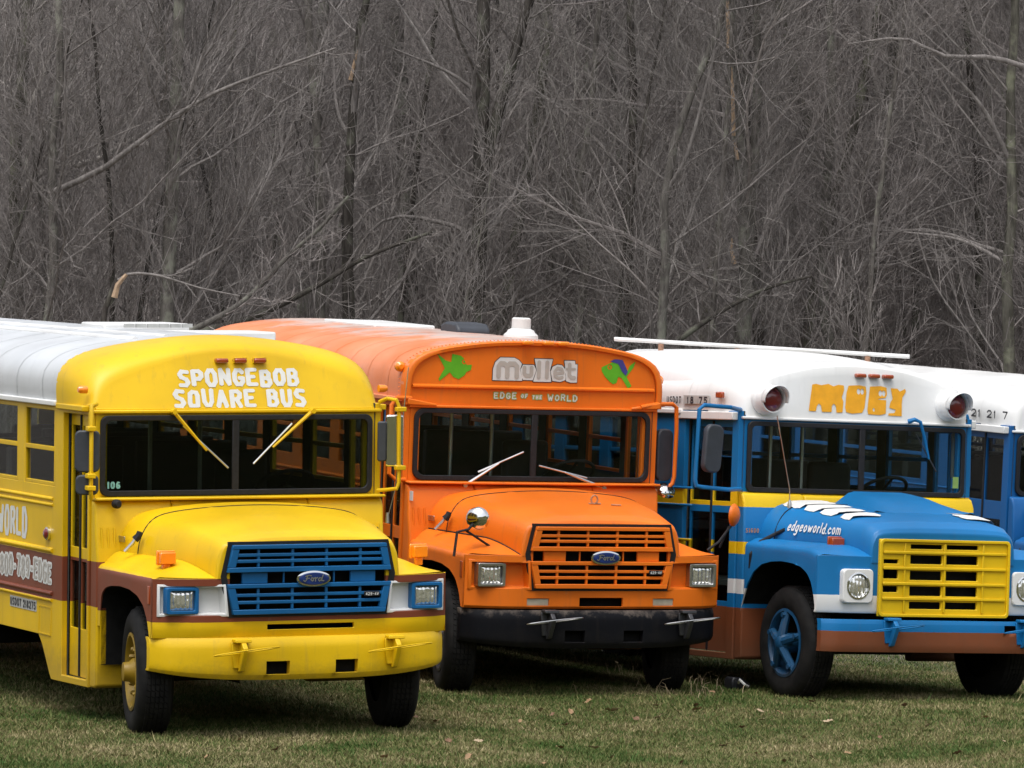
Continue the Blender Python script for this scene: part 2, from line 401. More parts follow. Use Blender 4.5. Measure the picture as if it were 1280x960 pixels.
def sd_seg(X, Z, segs, cheb=0.0):
    d = np.full(X.shape, 9.0)
    for ax, az, bx, bz, r in segs:
        px, pz = X - ax, Z - az; vx, vz = bx - ax, bz - az; L = vx * vx + vz * vz + 1e-12
        t = np.clip((px * vx + pz * vz) / L, 0, 1); ex, ez = np.abs(px - t * vx), np.abs(pz - t * vz)
        e = np.hypot(ex, ez)
        if cheb:      # flat-ended brush strokes, thicker when upright
            Ls = math.sqrt(L); ux, uz = vx / Ls, vz / Ls
            al = np.abs((px - vx / 2) * ux + (pz - vz / 2) * uz) - Ls / 2 - r * .55; pe = np.abs(-px * uz + pz * ux) - r * (.80 + .42 * abs(uz))
            e2 = np.hypot(np.maximum(al, 0), np.maximum(pe, 0)) + np.minimum(np.maximum(al, pe), 0)
            d = np.minimum(d, np.minimum(e2, e - r * .9))
        else: d = np.minimum(d, e - r)
    return d
def sd_poly(X, Z, poly):
    d = np.full(X.shape, 9.0); ins = np.zeros(X.shape, bool); n = len(poly)
    for i in range(n):
        ax, az = poly[i]; bx, bz = poly[(i + 1) % n]
        px, pz = X - ax, Z - az; vx, vz = bx - ax, bz - az
        t = np.clip((px * vx + pz * vz) / (vx * vx + vz * vz + 1e-12), 0, 1)
        d = np.minimum(d, np.hypot(px - t * vx, pz - t * vz))
        c = ((az > Z) != (bz > Z)) & (X < (bx - ax) * (Z - az) / ((bz - az) if bz != az else 1e-12) + ax); ins ^= c
    return np.where(ins, -d, d)
def sd_ell(X, Z, cx, cz, rx, rz): return (np.hypot((X - cx) / rx, (Z - cz) / rz) - 1) * min(rx, rz)
def sheet(name, field, box, res, fn, mat, parent):
    """field(X,Z)<0 is painted; meshed by marching squares on the surface fn(u,v)->xyz"""
    u0, u1, v0, v1 = box
    us = np.linspace(u0, u1, max(3, int((u1 - u0) / res) + 1)); vs = np.linspace(v0, v1, max(3, int((v1 - v0) / res) + 1))
    X, Z = np.meshgrid(us, vs, indexing='ij'); D = field(X, Z)
    V = []; F = []; cache = {}
    def node(i, j):
        k = ('n', i, j)
        if k not in cache: cache[k] = len(V); V.append(fn(us[i], vs[j]))
        return cache[k]
    def edge(i, j, i2, j2):
        k = ('e',) + tuple(sorted(((i, j), (i2, j2))))
        if k not in cache:
            a, b = D[i, j], D[i2, j2]; t = a / (a - b)
            cache[k] = len(V); V.append(fn(us[i] + (us[i2] - us[i]) * t, vs[j] + (vs[j2] - vs[j]) * t))
        return cache[k]
    inside = D < 0
    for i in range(len(us) - 1):
        for j in range(len(vs) - 1):
            c = [(i, j), (i + 1, j), (i + 1, j + 1), (i, j + 1)]
            s = [inside[p] for p in c]
            if not any(s): continue
            poly = []
            for k in range(4):
                a, b = c[k], c[(k + 1) % 4]
                if s[k]: poly.append(node(*a))
                if s[k] != s[(k + 1) % 4]: poly.append(edge(*a, *b))
            if len(poly) >= 3: F.append(tuple(poly))
    m = MB(); m.add(V, F)
    return m.build(name, mat, parent, smooth=0)

# ------------------------------------------------------------------ bus parts
GUT = 2.44
def half_to_full(h): return [(-x, z) for x, z in h] + [(x, z) for x, z in h[::-1] if x > 1e-6]
B_PROF = [(1.235, 2.44), (1.245, 2.58), (1.215, 2.685), (1.12, 2.775), (.9, 2.85), (.46, 2.92), (0, 2.95)]

def ring_frame(m, outer, inner, y0, y1):
    """flat frame between two outlines of equal point count in the xz plane"""
    n = len(outer)
    vs = [(p[0], y0, p[1]) for p in outer] + [(p[0], y0, p[1]) for p in inner] + [(p[0], y1, p[1]) for p in inner] + [(p[0], y1, p[1]) for p in outer]
    fs = []
    for i in range(n):
        j = (i + 1) % n
        for a in range(4):
            b = (a + 1) % 4; fs.append((a * n + i, a * n + j, b * n + j, b * n + i))
    m.add(vs, fs)

def make_wheel(style):
    """front wheel facing -x, centred at the origin; returns (wheel object with rim children)"""
    RO, RI = .475, .28
    m = MB()
    wd = .125
    m.lathe([(RI, -wd * .92), (RI + .03, -wd), (RO - .12, -wd * 1.12), (RO - .05, -wd * 1.05), (RO - .012, -wd * .86), (RO, -wd * .6), (RO, wd * .6), (RO - .012, wd * .86), (RO - .06, wd * 1.05), (RI, wd)], 56, 'x', caps=False)
    # circumferential tread grooves: thin dark ribs raised as blocks
    for a in (-.078, -.045, -.012, .021, .054):
        for k in range(64):
            t0, t1 = 2 * math.pi * (k + .08) / 64, 2 * math.pi * (k + .92) / 64
            r0, r1 = RO - .004, RO + .010
            off = .35 if style == 'disc' else 0.0
            q = []
            for (t, r) in ((t0, r0), (t1, r0), (t1, r1), (t0, r1)):
                for x in (a, a + .025): q.append((x, r * math.cos(t + off * .06 * (x - a) / .025), r * math.sin(t + off * .06 * (x - a) / .025)))
            m.add(q, [(0, 2, 3, 1), (4, 6, 7, 5)[::-1], (0, 1, 7, 6), (2, 4, 5, 3), (1, 3, 5, 7), (0, 6, 4, 2)])
    return m
def rim_mesh(style):
    m = MB(); RI = .28
    if style == 'spoke':
        m.lathe([(RI, -.10), (RI + .012, -.125), (RI - .012, -.13), (RI - .03, -.11), (RI - .035, -.02), (RI - .02, .02), (RI, .05)], 40, 'x', caps=False)
        for k in range(5):
            a = 2 * math.pi * k / 5 + .35
            m.tube([(-.15, .05 * math.cos(a), .05 * math.sin(a)), (-.13, .16 * math.cos(a), .16 * math.sin(a)), (-.10, .27 * math.cos(a), .27 * math.sin(a))], .042, 8, .032)
            m.lathe([(.022, -.16), (.022, -.10)], 8, 'x', (0, .235 * math.cos(a), .235 * math.sin(a)))
        m.lathe([(.085, -.02), (.085, -.15), (.06, -.185), (.03, -.20)], 20, 'x')
    else:
        m.lathe([(RI, -.11), (RI + .012, -.128), (RI - .012, -.132), (RI - .03, -.11), (RI - .05, -.03), (.20, -.02), (.15, -.06), (.11, -.06)], 40, 'x', caps=False)
        m.lathe([(.11, -.06), (.10, -.11), (.075, -.14), (.07, -.185), (.04, -.19)], 20, 'x')
        for k in range(10):
            a = 2 * math.pi * k / 10
            m.lathe([(.02, -.02), (.02, -.105), (.012, -.12)], 6, 'x', (0, .17 * math.cos(a), .17 * math.sin(a)))
    return m

WIN_L, WIN_GAP, WIN_N = .70, .145, 9
def bus_body(root, P):
    """shared coach body. P: colour keys and options"""
    W, Wf, zs, zc, L = 1.225, P.get('wf', 1.19), .635, .31, P.get('L', 7.2)
    ystep = .72
    def wx(y): return Wf + (W - Wf) * min(1, max(0, y / .6))
    win0 = .665
    wins = [(win0 + i * (WIN_L + WIN_GAP), win0 + i * (WIN_L + WIN_GAP) + WIN_L) for i in range(int((L - win0 - .25) / (WIN_L + WIN_GAP)))]
    zt, zb = 2.395, 1.79
    door = (P.get('door0', .035), P.get('door1', .50)); dz0, dz1 = .36, 2.36
    def side(sgn):
        cut = [(a, b, zb, zt) for a, b in wins if sgn > 0 or P.get('winfrom', 0) <= a]
        if sgn < 0: cut.append((door[0], door[1], dz0, dz1))
        else: cut.append((.10, .56, 1.72, 2.34))
        us = brk(0, .3, .6, ystep, L, *[c[0] for c in cut], *[c[1] for c in cut]); vs = brk(zc, zs, GUT, dz0, dz1, zb, zt, 1.72, 2.34)
        def keep(u, v):
            if u > ystep and v < zs: return False
            return not any(a < u < b and c < v < d for a, b, c, d in cut)
        return us, vs, keep
    body = MB()
    for sgn in (-1, 1):
        us, vs, keep = side(sgn)
        body.panel(us, vs, keep, lambda u, v, t: (sgn * (wx(u) - t), u, v), .045)
        body.prism([(ystep + .002, zs), (1.02, zs), (.93, .56), (.82, .42), (.76, .345), (ystep + .002, zc)], 'x', sgn * (W - .004), sgn * (W - .03))
        for z, r in P.get('rails', ((1.69, .016), (1.645, .016), (1.295, .022), (.965, .02), (.915, .018))):
            body.tube([(sgn * W, .70, z), (sgn * W, L - .02, z)], r, 8)
    # front wall with windshield opening, rear wall
    us = brk(-Wf + .047, -1.05, 1.05, Wf - .047, -.6, 0, .6); vs = brk(1.2, 1.78, 2.325, 2.41)
    body.panel(us, vs, lambda u, v: not (abs(u) < 1.05 and 1.78 < v < 2.325), lambda u, v, t: (u, t, v), .05)
    us = brk(-W + .047, -.95, -.45, .45, .95, W - .047); vs = brk(zs, 1.75, 2.35, GUT)
    body.panel(us, vs, lambda u, v: not ((abs(u) < .45 or .45 < abs(u) < .95) and 1.75 < v < 2.35 and abs(u) > .03), lambda u, v, t: (u, L - t, v), .05)
    ob = body.build('body_shell', P['side'], root, smooth=30, bevel=.004)
    # dark interior lining of the side walls
    for sgn in (-1, 1):
        us, vs, keep = side(sgn); ln_ = MB()
        ln_.panel(us, vs, lambda u, v: keep(u, v) and u > .02 and u < L - .06 or False, lambda u, v, t: (sgn * (wx(u) - .048 - t), u if u < L - .06 else L - .06, v), .008)
        ln_.build('interior_lining', 'inside', root, smooth=0)
    us = brk(-Wf + .06, -1.05, 1.05, Wf - .06); vs = brk(.36, 1.2, 1.78, 2.325, 2.40); ln_ = MB()
    ln_.panel(us, vs, lambda u, v: not (abs(u) < 1.05 and 1.78 < v < 2.325), lambda u, v, t: (u, .053 + t, v), .006); ln_.build('interior_lining', 'inside', root, smooth=0)
    # roof
    nseg = 40
    prof = smoothpts([(x, 0, z) for x, z in half_to_full(P.get('prof', B_PROF))], nseg)
    y0 = P['roof0']
    rf = MB(); rings = []
    ys = [y0] + [yy for yy in lin(y0 + .35, L - .4, 20)] + [L - .25, L - .1, L]
    for y in ys:
        k = 0 if y < L - .3 else {L - .25: .05, L - .1: .16, L: .42}[y]
        rings.append([(p.x * (1 - k * .12), y, GUT + (p.z - GUT) * (1 - k)) for p in prof])
    rf.loft(rings, closed=False)
    # transverse seams of the roof sheets
    for y in ys[1:-3:2]:
        for dy in (0,):
            rf.loft([[(p.x * 1.002, y - .02, p.z + .001) for p in prof], [(p.x * 1.0025, y - .012, p.z + .0028) for p in prof], [(p.x * 1.0025, y + .012, p.z + .0028) for p in prof], [(p.x * 1.002, y + .02, p.z + .001) for p in prof]], closed=False)
    roof = rf.build('roof', P['roof'], root, smooth=40, recalc=True)
    g = MB()
    for sgn in (-1, 1):
        g.box(sgn * 1.215, sgn * 1.262, P.get('gut0', y0), L, GUT - .035, GUT + .006)
    g.build('drip_rail', P.get('gut', P['roof']), root, bevel=.008)
    # floor, ceiling lining is the roof itself; dark chassis, boxes added to darken the underside
    fl = MB(); fl.box(-W + .17, W - .17, .06, L - .06, .93, .98); fl.build('floor', 'inside', root)
    ch = MB(); ch.box(-.45, -.36, -1.3, L, .52, .74); ch.box(.36, .45, -1.3, L, .52, .74)
    ch.box(-W + .06, W - .06, .75, L - 2.6, .66, .90); ch.box(-.9, .9, -.3, .7, .50, .90); ch.box(-.35, .35, -1.25, -.3, .48, 1.15)
    ch.box(-1.0, 1.0, -.79, -.69, .42, .56); ch.box(.5, 1.1, 1.6, 2.6, .42, .80); ch.box(-1.1, -.5, 2.6, 3.4, .42, .80)
    ch.box(-W + .06, W - .06, L - 1.2, L - .1, .60, .90)
    ch.build('chassis', 'under', root, bevel=.01)
    # windshield
    fr = MB(); fr_out = rpoly(-1.112, 1.112, 1.748, 2.357, P.get('wsr', .05)); fr_in = rpoly(-1.072, 1.072, 1.79, 2.317, P.get('wsr', .05) * .8)
    ring_frame(fr, fr_out, fr_in, -.032, -.004)
    dx = P.get('div', .01)
    fr.box(dx - .028, dx + .028, -.030, -.006, 1.785, 2.32)
    f = fr.build('windshield_frame', 'rubber', root, bevel=.006)
    for a, b in ((-1.075, dx - .026), (dx + .026, 1.075)):
        g = MB(); g.box(a, b, -.018, -.013, 1.786, 2.321); g.build('windshield_pane', P['ws'], f, smooth=0)
    # side windows
    wf = MB()
    def winmesh():
        m = MB(); t = .028
        m.box(-.02, .02, 0, t, zb, zt); m.box(-.02, .02, WIN_L - t, WIN_L, zb, zt)
        m.box(-.02, .02, t, WIN_L - t, zb, zb + t); m.box(-.02, .02, t, WIN_L - t, zt - t, zt)
        m.box(-.024, .016, t, WIN_L - t, 2.055, 2.09)
        return m
    w0 = winmesh().build('side_window', P['wframe'], root, bevel=.004)
    pn = MB(); pn.box(-.004, 0, .026, WIN_L - .026, zb + .026, zt - .026); pane = pn.build('pane', 'glass', w0, smooth=0)
    first = True
    for sgn in (-1, 1):
        for a, b in wins:
            if sgn < 0 and a < P.get('winfrom', 0): continue
            if first: w0.location = (sgn * (W - .022), a, 0); first = False
            else: put(w0, root, (sgn * (W - .022), a, 0))
    dw = MB(); dw.box(1.165, 1.20, .10, .13, 1.72, 2.34); dw.box(1.165, 1.20, .53, .56, 1.72, 2.34); dw.box(1.165, 1.20, .13, .53, 1.72, 1.75); dw.box(1.165, 1.20, .13, .53, 2.31, 2.34); dw.box(1.167, 1.198, .315, .34, 1.75, 2.31)
    d = dw.build('driver_window', P['wframe'], root, bevel=.003)
    g = MB(); g.box(1.18, 1.184, .128, .532, 1.748, 2.312); g.build('pane', 'glass', d, smooth=0)
    for a, b in ((-.95, -.45), (-.45, -.03), (.03, .45), (.45, .95)):
        pass
    g = MB(); g.box(-.95, .95, L - .03, L - .025, 1.75, 2.35); g.build('rear_window_pane', 'glass', root, smooth=0)
    # folding entrance door (two leaves, each with an upper and a lower pane)
    x = -(wx(.25) - .05); dm = (door[0] + door[1]) / 2; hs = []
    zz = P.get('doorz', (.73, 1.24, 1.345, 2.27))
    us = brk(door[0] + .004, door[0] + .022, dm - .02, dm - .006, dm + .006, dm + .02, door[1] - .022, door[1] - .004); vs = brk(dz0 + .004, zz[0], zz[1], zz[2], zz[3], dz1 - .004)
    def dkeep(u, v):
        if dm - .006 < u < dm + .006: return False
        inu = door[0] + .022 < u < dm - .02 or dm + .02 < u < door[1] - .022
        return not (inu and (zz[0] < v < zz[1] or zz[2] < v < zz[3]))
    dd = MB(); dd.panel(us, vs, dkeep, lambda u, v, t: (x + t, u, v), .03)
    dob = dd.build('entrance_door', P['door'], root, bevel=.003)
    s_ = MB(); s_.box(x - .012, x + .012, dm - .012, dm + .012, dz0 + .01, dz1 - .01); s_.build('door_seal', 'rubber', dob, bevel=.004)
    for a, b in ((door[0] + .020, dm - .018), (dm + .018, door[1] - .020)):
        for c, e in ((zz[0], zz[1]), (zz[2], zz[3])):
            g = MB(); g.box(x + .012, x + .016, a, b, c - .002, e + .002); g.build('pane', 'glass', dob, smooth=0)
    st = MB(); st.box(-1.12, -.5, .05, .6, .40, .45); st.box(-1.0, -.5, .05, .6, .65, .70); st.box(-.5, -.46, .05, .62, .45, .95); st.build('step_well', 'inside', root)
    # interior
    da = MB(); da.prism([(.06, 1.0), (.06, 1.70), (.22, 1.72), (.38, 1.62), (.40, 1.0)], 'x', -.45, 1.1); da.build('dashboard', 'rubber', root, bevel=.03)
    sw = MB(); ct = Vector((.62, .55, 1.78)); ax = Vector((0, .55, .83)).normalized(); u = Vector((1, 0, 0)); v = ax.cross(u)
    sw.tube([ct + (u * math.cos(a) + v * math.sin(a)) * .23 for a in [2 * math.pi * k / 28 for k in range(28)]], .016, 8, closed=True)
    for a in (.5, 2.64, 4.71): sw.tube([ct, ct + (u * math.cos(a) + v * math.sin(a)) * .22], .013, 6)
    sw.tube([ct, ct - ax * .35], .03, 8); sw.build('steering_wheel', 'rubber', root)
    for xx, yy, zz_ in ((-.42, .75, 2.4), (.15, 1.15, 2.4)):
        p = MB(); p.tube([(xx, yy, .98), (xx, yy, 2.75)], .018, 8); p.build('grab_pole', 'metal', root)
    ds = MB(); ds.box(.35, .85, .95, 1.40, 1.30, 1.42); ds.box(.38, .82, 1.36, 1.46, 1.42, 2.02); ds.box(.5, .7, 1.05, 1.3, .98, 1.30); ds.build('driver_seat', 'seat', root, bevel=.04)
    s0 = MB(); s0.box(-.48, .48, 0, .42, .40, .50); s0.box(-.48, .48, .40, .50, .45, 1.05); s0.box(-.42, -.38, .05, .4, 0, .40); s0.box(.38, .42, .05, .4, 0, .40)
    so = s0.build('passenger_seat', 'seat', root, bevel=.04); so.location = (-.68, 1.5, .98)
    for i in range(int((L - 2.2) / .75)):
        for xx in (-.68, .68):
            if i == 0 and xx < 0 or i == 0: continue
            put(so, root, (xx, 1.5 + i * .75, .98))
    # rear wheels (duals) and front wheels
    return wx

def wheels(root, style, rimmat, y=-.73, zc=.49, xo=.985, steer=0, yr=5.2):
    t = make_wheel(style).build('wheel', 'under', root, smooth=40)
    t.data.materials.clear(); t.data.materials.append(M_['tyre'])
    r = rim_mesh(style).build('rim', rimmat, t, smooth=40)
    h = MB(); h.lathe([(.28, .02), (.28, .10), (.12, .11)], 24, 'x'); h.build('brake_drum', 'under', t)
    t.name = 'wheel'; t.location = (-xo, y, zc); t.rotation_euler = (0, 0, R(steer))
    put(t, root, (xo, y, zc), (0, 0, math.pi + R(steer)))
    for s in (-1, 1):
        put(t, root, (s * 1.0, yr, zc), (0, 0, 0 if s < 0 else math.pi)); put(t, root, (s * .72, yr, zc), (0, 0, 0 if s < 0 else math.pi))

def dome(root, name, A, Bp, yA, yB, mat, slant=.3, n=48, thick=.02):
    """rounded front cap: flat sign face under arch A, rolled back into roof profile Bp"""
    a = smoothpts([(x, 0, z) for x, z in half_to_full(A)], n); b = smoothpts([(x, 0, z) for x, z in half_to_full(Bp)], n)
    zb = A[0][1]
    yf = lambda z: yA + slant * (z - zb)
    rings = []
    mid = [Vector((0, yf(zb), zb))] 
    for k in range(7):   # flat face: rings from the bottom middle line up to the arch
        s = k / 6
        rings.append([(p.x * 1.0 if True else 0, yf(zb + (p.z - zb) * s), zb + (p.z - zb) * s) for p in a])
    # face as rows: each ring has the arch's x, so rows share x columns
    for k in range(1, 11):
        th = R(90) * k / 10; s, c = math.sin(th), 1 - math.cos(th)
        rings.append([(p.x + (q.x - p.x) * s, yf(p.z) + (yB - yf(p.z)) * c, p.z + (q.z - p.z) * s) for p, q in zip(a, b)])
    m = MB(); m.loft(rings, closed=False)
    return m.build(name, mat, root, smooth=50), yf

def front_y(y0, yo, x0, xo):
    return lambda x: y0 + (yo - y0) * max(0, (abs(x) - x0) / (xo - x0)) ** 2

def fenders(root, mat, fy, arch, xin, zin, ztop, zlow, xo, y0=-.15, rnd_=0.0, bevel=.0):
    """pair of front fenders: top shelf from the hood to the outer edge, side panel above the wheel arch"""
    ap = resample([(0, y, z) for y, z in arch], 60)
    def za(y):
        if y > arch[0][0]: return zlow
        if y < arch[-1][0]: return zlow
        for p, q in zip(ap, ap[1:]):
            if q.y <= y <= p.y: return p.z + (q.z - p.z) * ((p.y - y) / max(1e-6, p.y - q.y))
        return zlow
    ss = brk(*lin(0, 1, 46))
    for sgn in (-1, 1):
        rings = []
        for s in ss:
            def Yx(x): return y0 + s * (fy(x) - y0)
            ye = Yx(xo); xi = xin(s); zi = zin(s); zo = ztop(s)
            pts = []
            for k in range(9):      # shelf
                t = k / 8; x = xi + (xo - .05 - xi) * t
                pts.append((x, Yx(x), zi + (zo + .012 - zi) * (t ** (1.6 + rnd_))))
            for k in range(1, 5):   # rolled edge
                t = R(90) * k / 4; x = xo - .05 + .05 * math.sin(t); pts.append((x, Yx(x), zo + .012 - .05 * (1 - math.cos(t))))
            zt_ = zo - .038; zb_ = min(za(ye), zt_ - .004)
            for k in range(1, 6): pts.append((xo, ye, zt_ + (zb_ - zt_) * k / 5))
            rings.append([(sgn * p[0], p[1], p[2]) for p in pts])
        m = MB(); m.loft(rings, closed=False)
        # rolled lip of the wheel arch
        lip0 = [(sgn * xo, p.y, p.z) for p in ap]; lip1 = [(sgn * (xo - .05), p.y - .0, p.z + .004) for p in ap]
        m.loft([lip0, lip1], closed=False)
        m.build('fender', mat, root, smooth=42)
        wl = MB(); lo = [(sgn * (xo - .012), p.y, p.z - .004) for p in ap]; li = [(sgn * .50, p.y, p.z - .004) for p in ap]
        wl.loft([lo, li], closed=False)
        wl.add([(sgn * .52, -1.4, .45), (sgn * .52, 0, .45), (sgn * .52, 0, 1.18), (sgn * .52, -1.4, 1.18)], [(0, 1, 2, 3)])
        wl.build('wheel_housing', 'under', root)

def hood_loft(root, name, mat, secs, extra=None):
    rings = []
    for y, half in secs:
        pts = smoothpts([(x, 0, z) for x, z in half_to_full(half)], 44)
        rings.append([(p.x, y, p.z) for p in pts])
    # smooth along y
    out = []
    m = len(rings)
    for i in range(m - 1):
        for k in range(6 if i < m - 2 else 4):
            t = k / (6 if i < m - 2 else 4); out.append([tuple(Vector(a).lerp(Vector(b), t)) for a, b in zip(rings[i], rings[i + 1])])
    out.append(rings[-1])
    if extra: out = [[extra(p) for p in r] for r in out]
    b = MB(); b.loft(out, closed=False)
    return b.build(name, mat, root, smooth=40)

def bumper(root, mat, yc, xo, z0, z1, holes=(), sweep=.2, power=3.0, shrink=.0, chamfer=.03):
    us = brk(*lin(-xo, xo, 44), *[h[0] for h in holes], *[h[1] for h in holes]); vs = brk(*lin(z0, z1, 8), *[h[2] for h in holes], *[h[3] for h in holes])
    zc, hh = (z0 + z1) / 2, (z1 - z0) / 2
    def fn(u, v, t):
        a = abs(u) / xo; y = yc + sweep * a ** power
        v2 = v + (shrink * a ** power if v < zc else 0) * ((zc - v) / hh)
        y += chamfer * abs((v - zc) / hh) ** 6 + .06 * max(0, a - .93) / .07
        return (u, y + t, v2)
    m = MB(); m.panel(us, vs, lambda u, v: not any(a < u < b and c < v < d for a, b, c, d in holes), fn, .06)
    o = m.build('bumper', mat, root, smooth=35, bevel=.006)
    for a, b, c, d in holes: bk = MB(); bk.box(a - .02, b + .02, yc + .09, yc + .13, c - .02, d + .02); bk.build('bumper_bracket', 'under', root)
    return o
def tow_hooks(root, xs, y, z, mat, wire, par=None):
    for x in xs:
        m = MB()
        m.prism([(y + .02, z + .06), (y - .06, z + .06), (y - .10, z + .02), (y - .09, z - .03), (y - .03, z - .15), (y + .01, z - .16), (y + .02, z - .12)], 'x', x - .012, x + .026)
        m.prism([(y + .02, z + .085), (y - .055, z + .085), (y - .06, z + .06), (y + .02, z + .06)], 'x', x - .06, x + .07)
        m.prism([(x - .07, z + .06), (x + .06, z + .06), (x + .02, z - .13), (x - .05, z - .13)], 'y', y - .004, y + .015)
        o = m.build('tow_hook', mat, root, bevel=.005)
        wr = MB(); wr.tube([(x + .02 + .255 * math.cos(a), y - .085 + .055 * math.sin(a), z + .03 * math.cos(a + .5)) for a in [2 * math.pi * k / 26 for k in range(26)]], .0055, 6, closed=True)
        wr.build('wire_loop', wire, o)

def lamp_box(root, name, x0, x1, y, z0, z1, mat, d=.09):
    m = MB(); m.box(x0 + .012, x1 - .012, y, y + d, z0 + .012, z1 - .012); m.box(x0, x1, y + d * .55, y + d * .8, z0, z1); m.box((x0 + x1) / 2 - .03, (x0 + x1) / 2 + .03, y + .03, y + .07, z0 - .05, z0 + .012)
    return m.build(name, mat, root, bevel=.008)
def clearance(root, xs, y, z, mat, hoodmat=None):
    for i, x in enumerate(xs):
        m = MB(); m.box(x - .05, x + .05, y - .05, y + .03, z - .018, z + .018); o = m.build('clearance_light', mat, root, bevel=.012)
        if hoodmat and i > 0:
            h = MB(); h.tube([(x - .052, y - .03, z - .018), (x - .052, y - .03, z + .02), (x + .052, y - .03, z + .024), (x + .052, y - .03, z - .014)], .006, 6); h.build('light_guard', hoodmat, o)
def wiper(root, a, b, c, d, armmat, y):
    m = MB(); m.tube([a, Vector(a).lerp(Vector(b), .5), b], .016, 6, .009); m.lathe([(.02, y - .03), (.02, y + .03)], 10, 'y', (a[0], 0, a[2])); o = m.build('wiper_arm', armmat, root)
    bl = MB(); bl.tube([c, d], .008, 6); bl.build('wiper_blade', 'metal', o)

def ford_nose(root, P):
    """short conventional hood shared by the yellow and the orange bus"""
    fmat, gm = P['front'], P['grille']
    fy = front_y(-1.435, -1.30, .66, 1.165)
    secs = [(-.10, [(1.00, 1.31), (.985, 1.44), (.90, 1.575), (.75, 1.645), (.42, 1.685), (0, 1.70)]),
            (-.42, [(.945, 1.31), (.93, 1.43), (.86, 1.565), (.73, 1.635), (.41, 1.675), (0, 1.69)]),
            (-.90, [(.84, 1.29), (.83, 1.40), (.785, 1.525), (.69, 1.59), (.38, 1.632), (0, 1.645)]),
            (-1.36, [(.742, 1.225), (.735, 1.34), (.715, 1.435), (.655, 1.50), (.36, 1.545), (0, 1.556)]),
            (-1.425, [(.730, 1.225), (.722, 1.34), (.70, 1.42), (.645, 1.48), (.35, 1.512), (0, 1.52)]),
            (-1.438, [(.715, 1.225), (.705, 1.33), (.68, 1.41), (.64, 1.466), (.35, 1.492), (0, 1.496)]), (-1.436, [(.655, 1.225), (.645, 1.31), (.625, 1.38), (.59, 1.43), (.35, 1.455), (0, 1.458)])]
    def crease(p):
        x, y, z = p
        k = max(0, 1 - abs(abs(x) - .36) / .03) if z > 1.5 else 0     # raised creases on the hood top
        return (x, y, z + .006 * k)
    hood_loft(root, 'hood', fmat, secs, crease)
    sm = MB()      # cut line between cowl and tilting hood
    pts = smoothpts([(x * 1.002, 0, z) for x, z in half_to_full(secs[1][1])], 40)
    sm.tube([(p.x, -.40, p.z + .001) for p in pts], .006, 5); sm.build('hood_seam', 'rubber', root)
    arch = [(-.20, .50), (-.20, .94), (-.235, 1.04), (-.31, 1.085), (-.42, 1.108), (-.62, 1.12), (-.82, 1.11), (-.99, 1.075), (-1.11, 1.01), (-1.19, .91), (-1.235, .79)]
    fenders(root, fmat, fy, arch, lambda s: 1.0 + (.73 - 1.0) * s, lambda s: 1.345 - .02 * s - .098 * max(0, (s - .62) / .38) ** 1.5, lambda s: 1.245 - .022 * s, .79, 1.17)
    if P.get('seam'):     # open shut line between hood and fender
        for s_ in (-1, 1):
            q = MB(); q.tube([(s_ * (1.0 - .27 * t), -.15 + t * (-1.42 + .15), 1.349 - .02 * t - .098 * max(0, (t - .62) / .38) ** 1.5) for t in [k / 14 for k in range(15)]], .0065, 5); q.build('hood_shut_line', 'rubber', root)
    # front panel
    hb = .655, 1.125, .955, 1.168
    slots = P['slots']
    us = brk(*lin(-1.17, 1.17, 52), -.735, .735, -.62, .62, -hb[1], -hb[0], hb[0], hb[1], *[s[0] for s in slots], *[s[1] for s in slots])
    vs = brk(.785, .95, hb[2], hb[3], 1.225, 1.33, 1.40, 1.478, 1.487, *[s[2] for s in slots], *[s[3] for s in slots])
    def keep(u, v):
        a = abs(u)
        if a < .62 and .95 < v < 1.478: return False
        if hb[0] < a < hb[1] and hb[2] < v < hb[3]: return False
        if v > 1.225:
            if a > .70 or v > 1.33: return False
        return not any(s[0] < u < s[1] and s[2] < v < s[3] for s in slots)
    def fn(u, v, t): return (u, fy(u) + t + (.02 if v < .80 else 0), v)
    fp = MB(); fp.panel(us, vs, keep, fn, .03); fp.build('nose_panel', fmat, root, smooth=35, bevel=.004)
    bk = MB(); bk.box(-.66, .66, -1.345, -1.33, .80, 1.47); bk.build('radiator', 'under', root)
    # grille
    hexo = [(-.625, 1.484), (.625, 1.484), (.682, 1.24), (.622, .943), (-.622, .943), (-.682, 1.24)]
    dk = MB(); ring_frame(dk, [(x * 1.018, z + (.008 if z > 1.3 else -.006 if z < 1 else 0)) for x, z in hexo], [(x * .95, 1.215 + (z - 1.215) * .95) for x, z in hexo], -1.441, -1.42); dk.build('grille_gap_shade', 'black', root)  # black ring standing in for the shade of the gap round the grille
    def xe(z): return .605 + .055 * (1 - abs(z - 1.225) / .26) if True else 0
    gr = MB()
    def bar(z0, z1, y0=-1.475, y1=-1.43, inset=0):
        a0, a1 = xe(z0) - inset, xe(z1) - inset
        gr.prism([(-a0, z0), (a0, z0), (a1, z1), (-a1, z1)], 'y', y0, y1)
    for zlo, zhi in ((1.268, 1.468), (.958, 1.182)):
        h = (zhi - zlo); bar(zhi - .03, zhi); bar(zlo, zlo + .036)
        for k in (1, 2):
            zc = zlo + .036 + (h - .066) * k / 3; bar(zc - .012, zc + .012, -1.465, -1.435, .02)
        for s in (-1, 1):
            for x, wd in ((.405, .010), (.135, .010)): gr.box(s * x - wd, s * x + wd, -1.462, -1.437, zlo + .037, zhi - .031)
            za, zb = zlo + .0365, zhi - .0305
            gr.prism([(s * (xe(za) - .055), za), (s * xe(za), za), (s * xe(zb), zb), (s * (xe(zb) - .055), zb)], 'y', -1.472, -1.433)
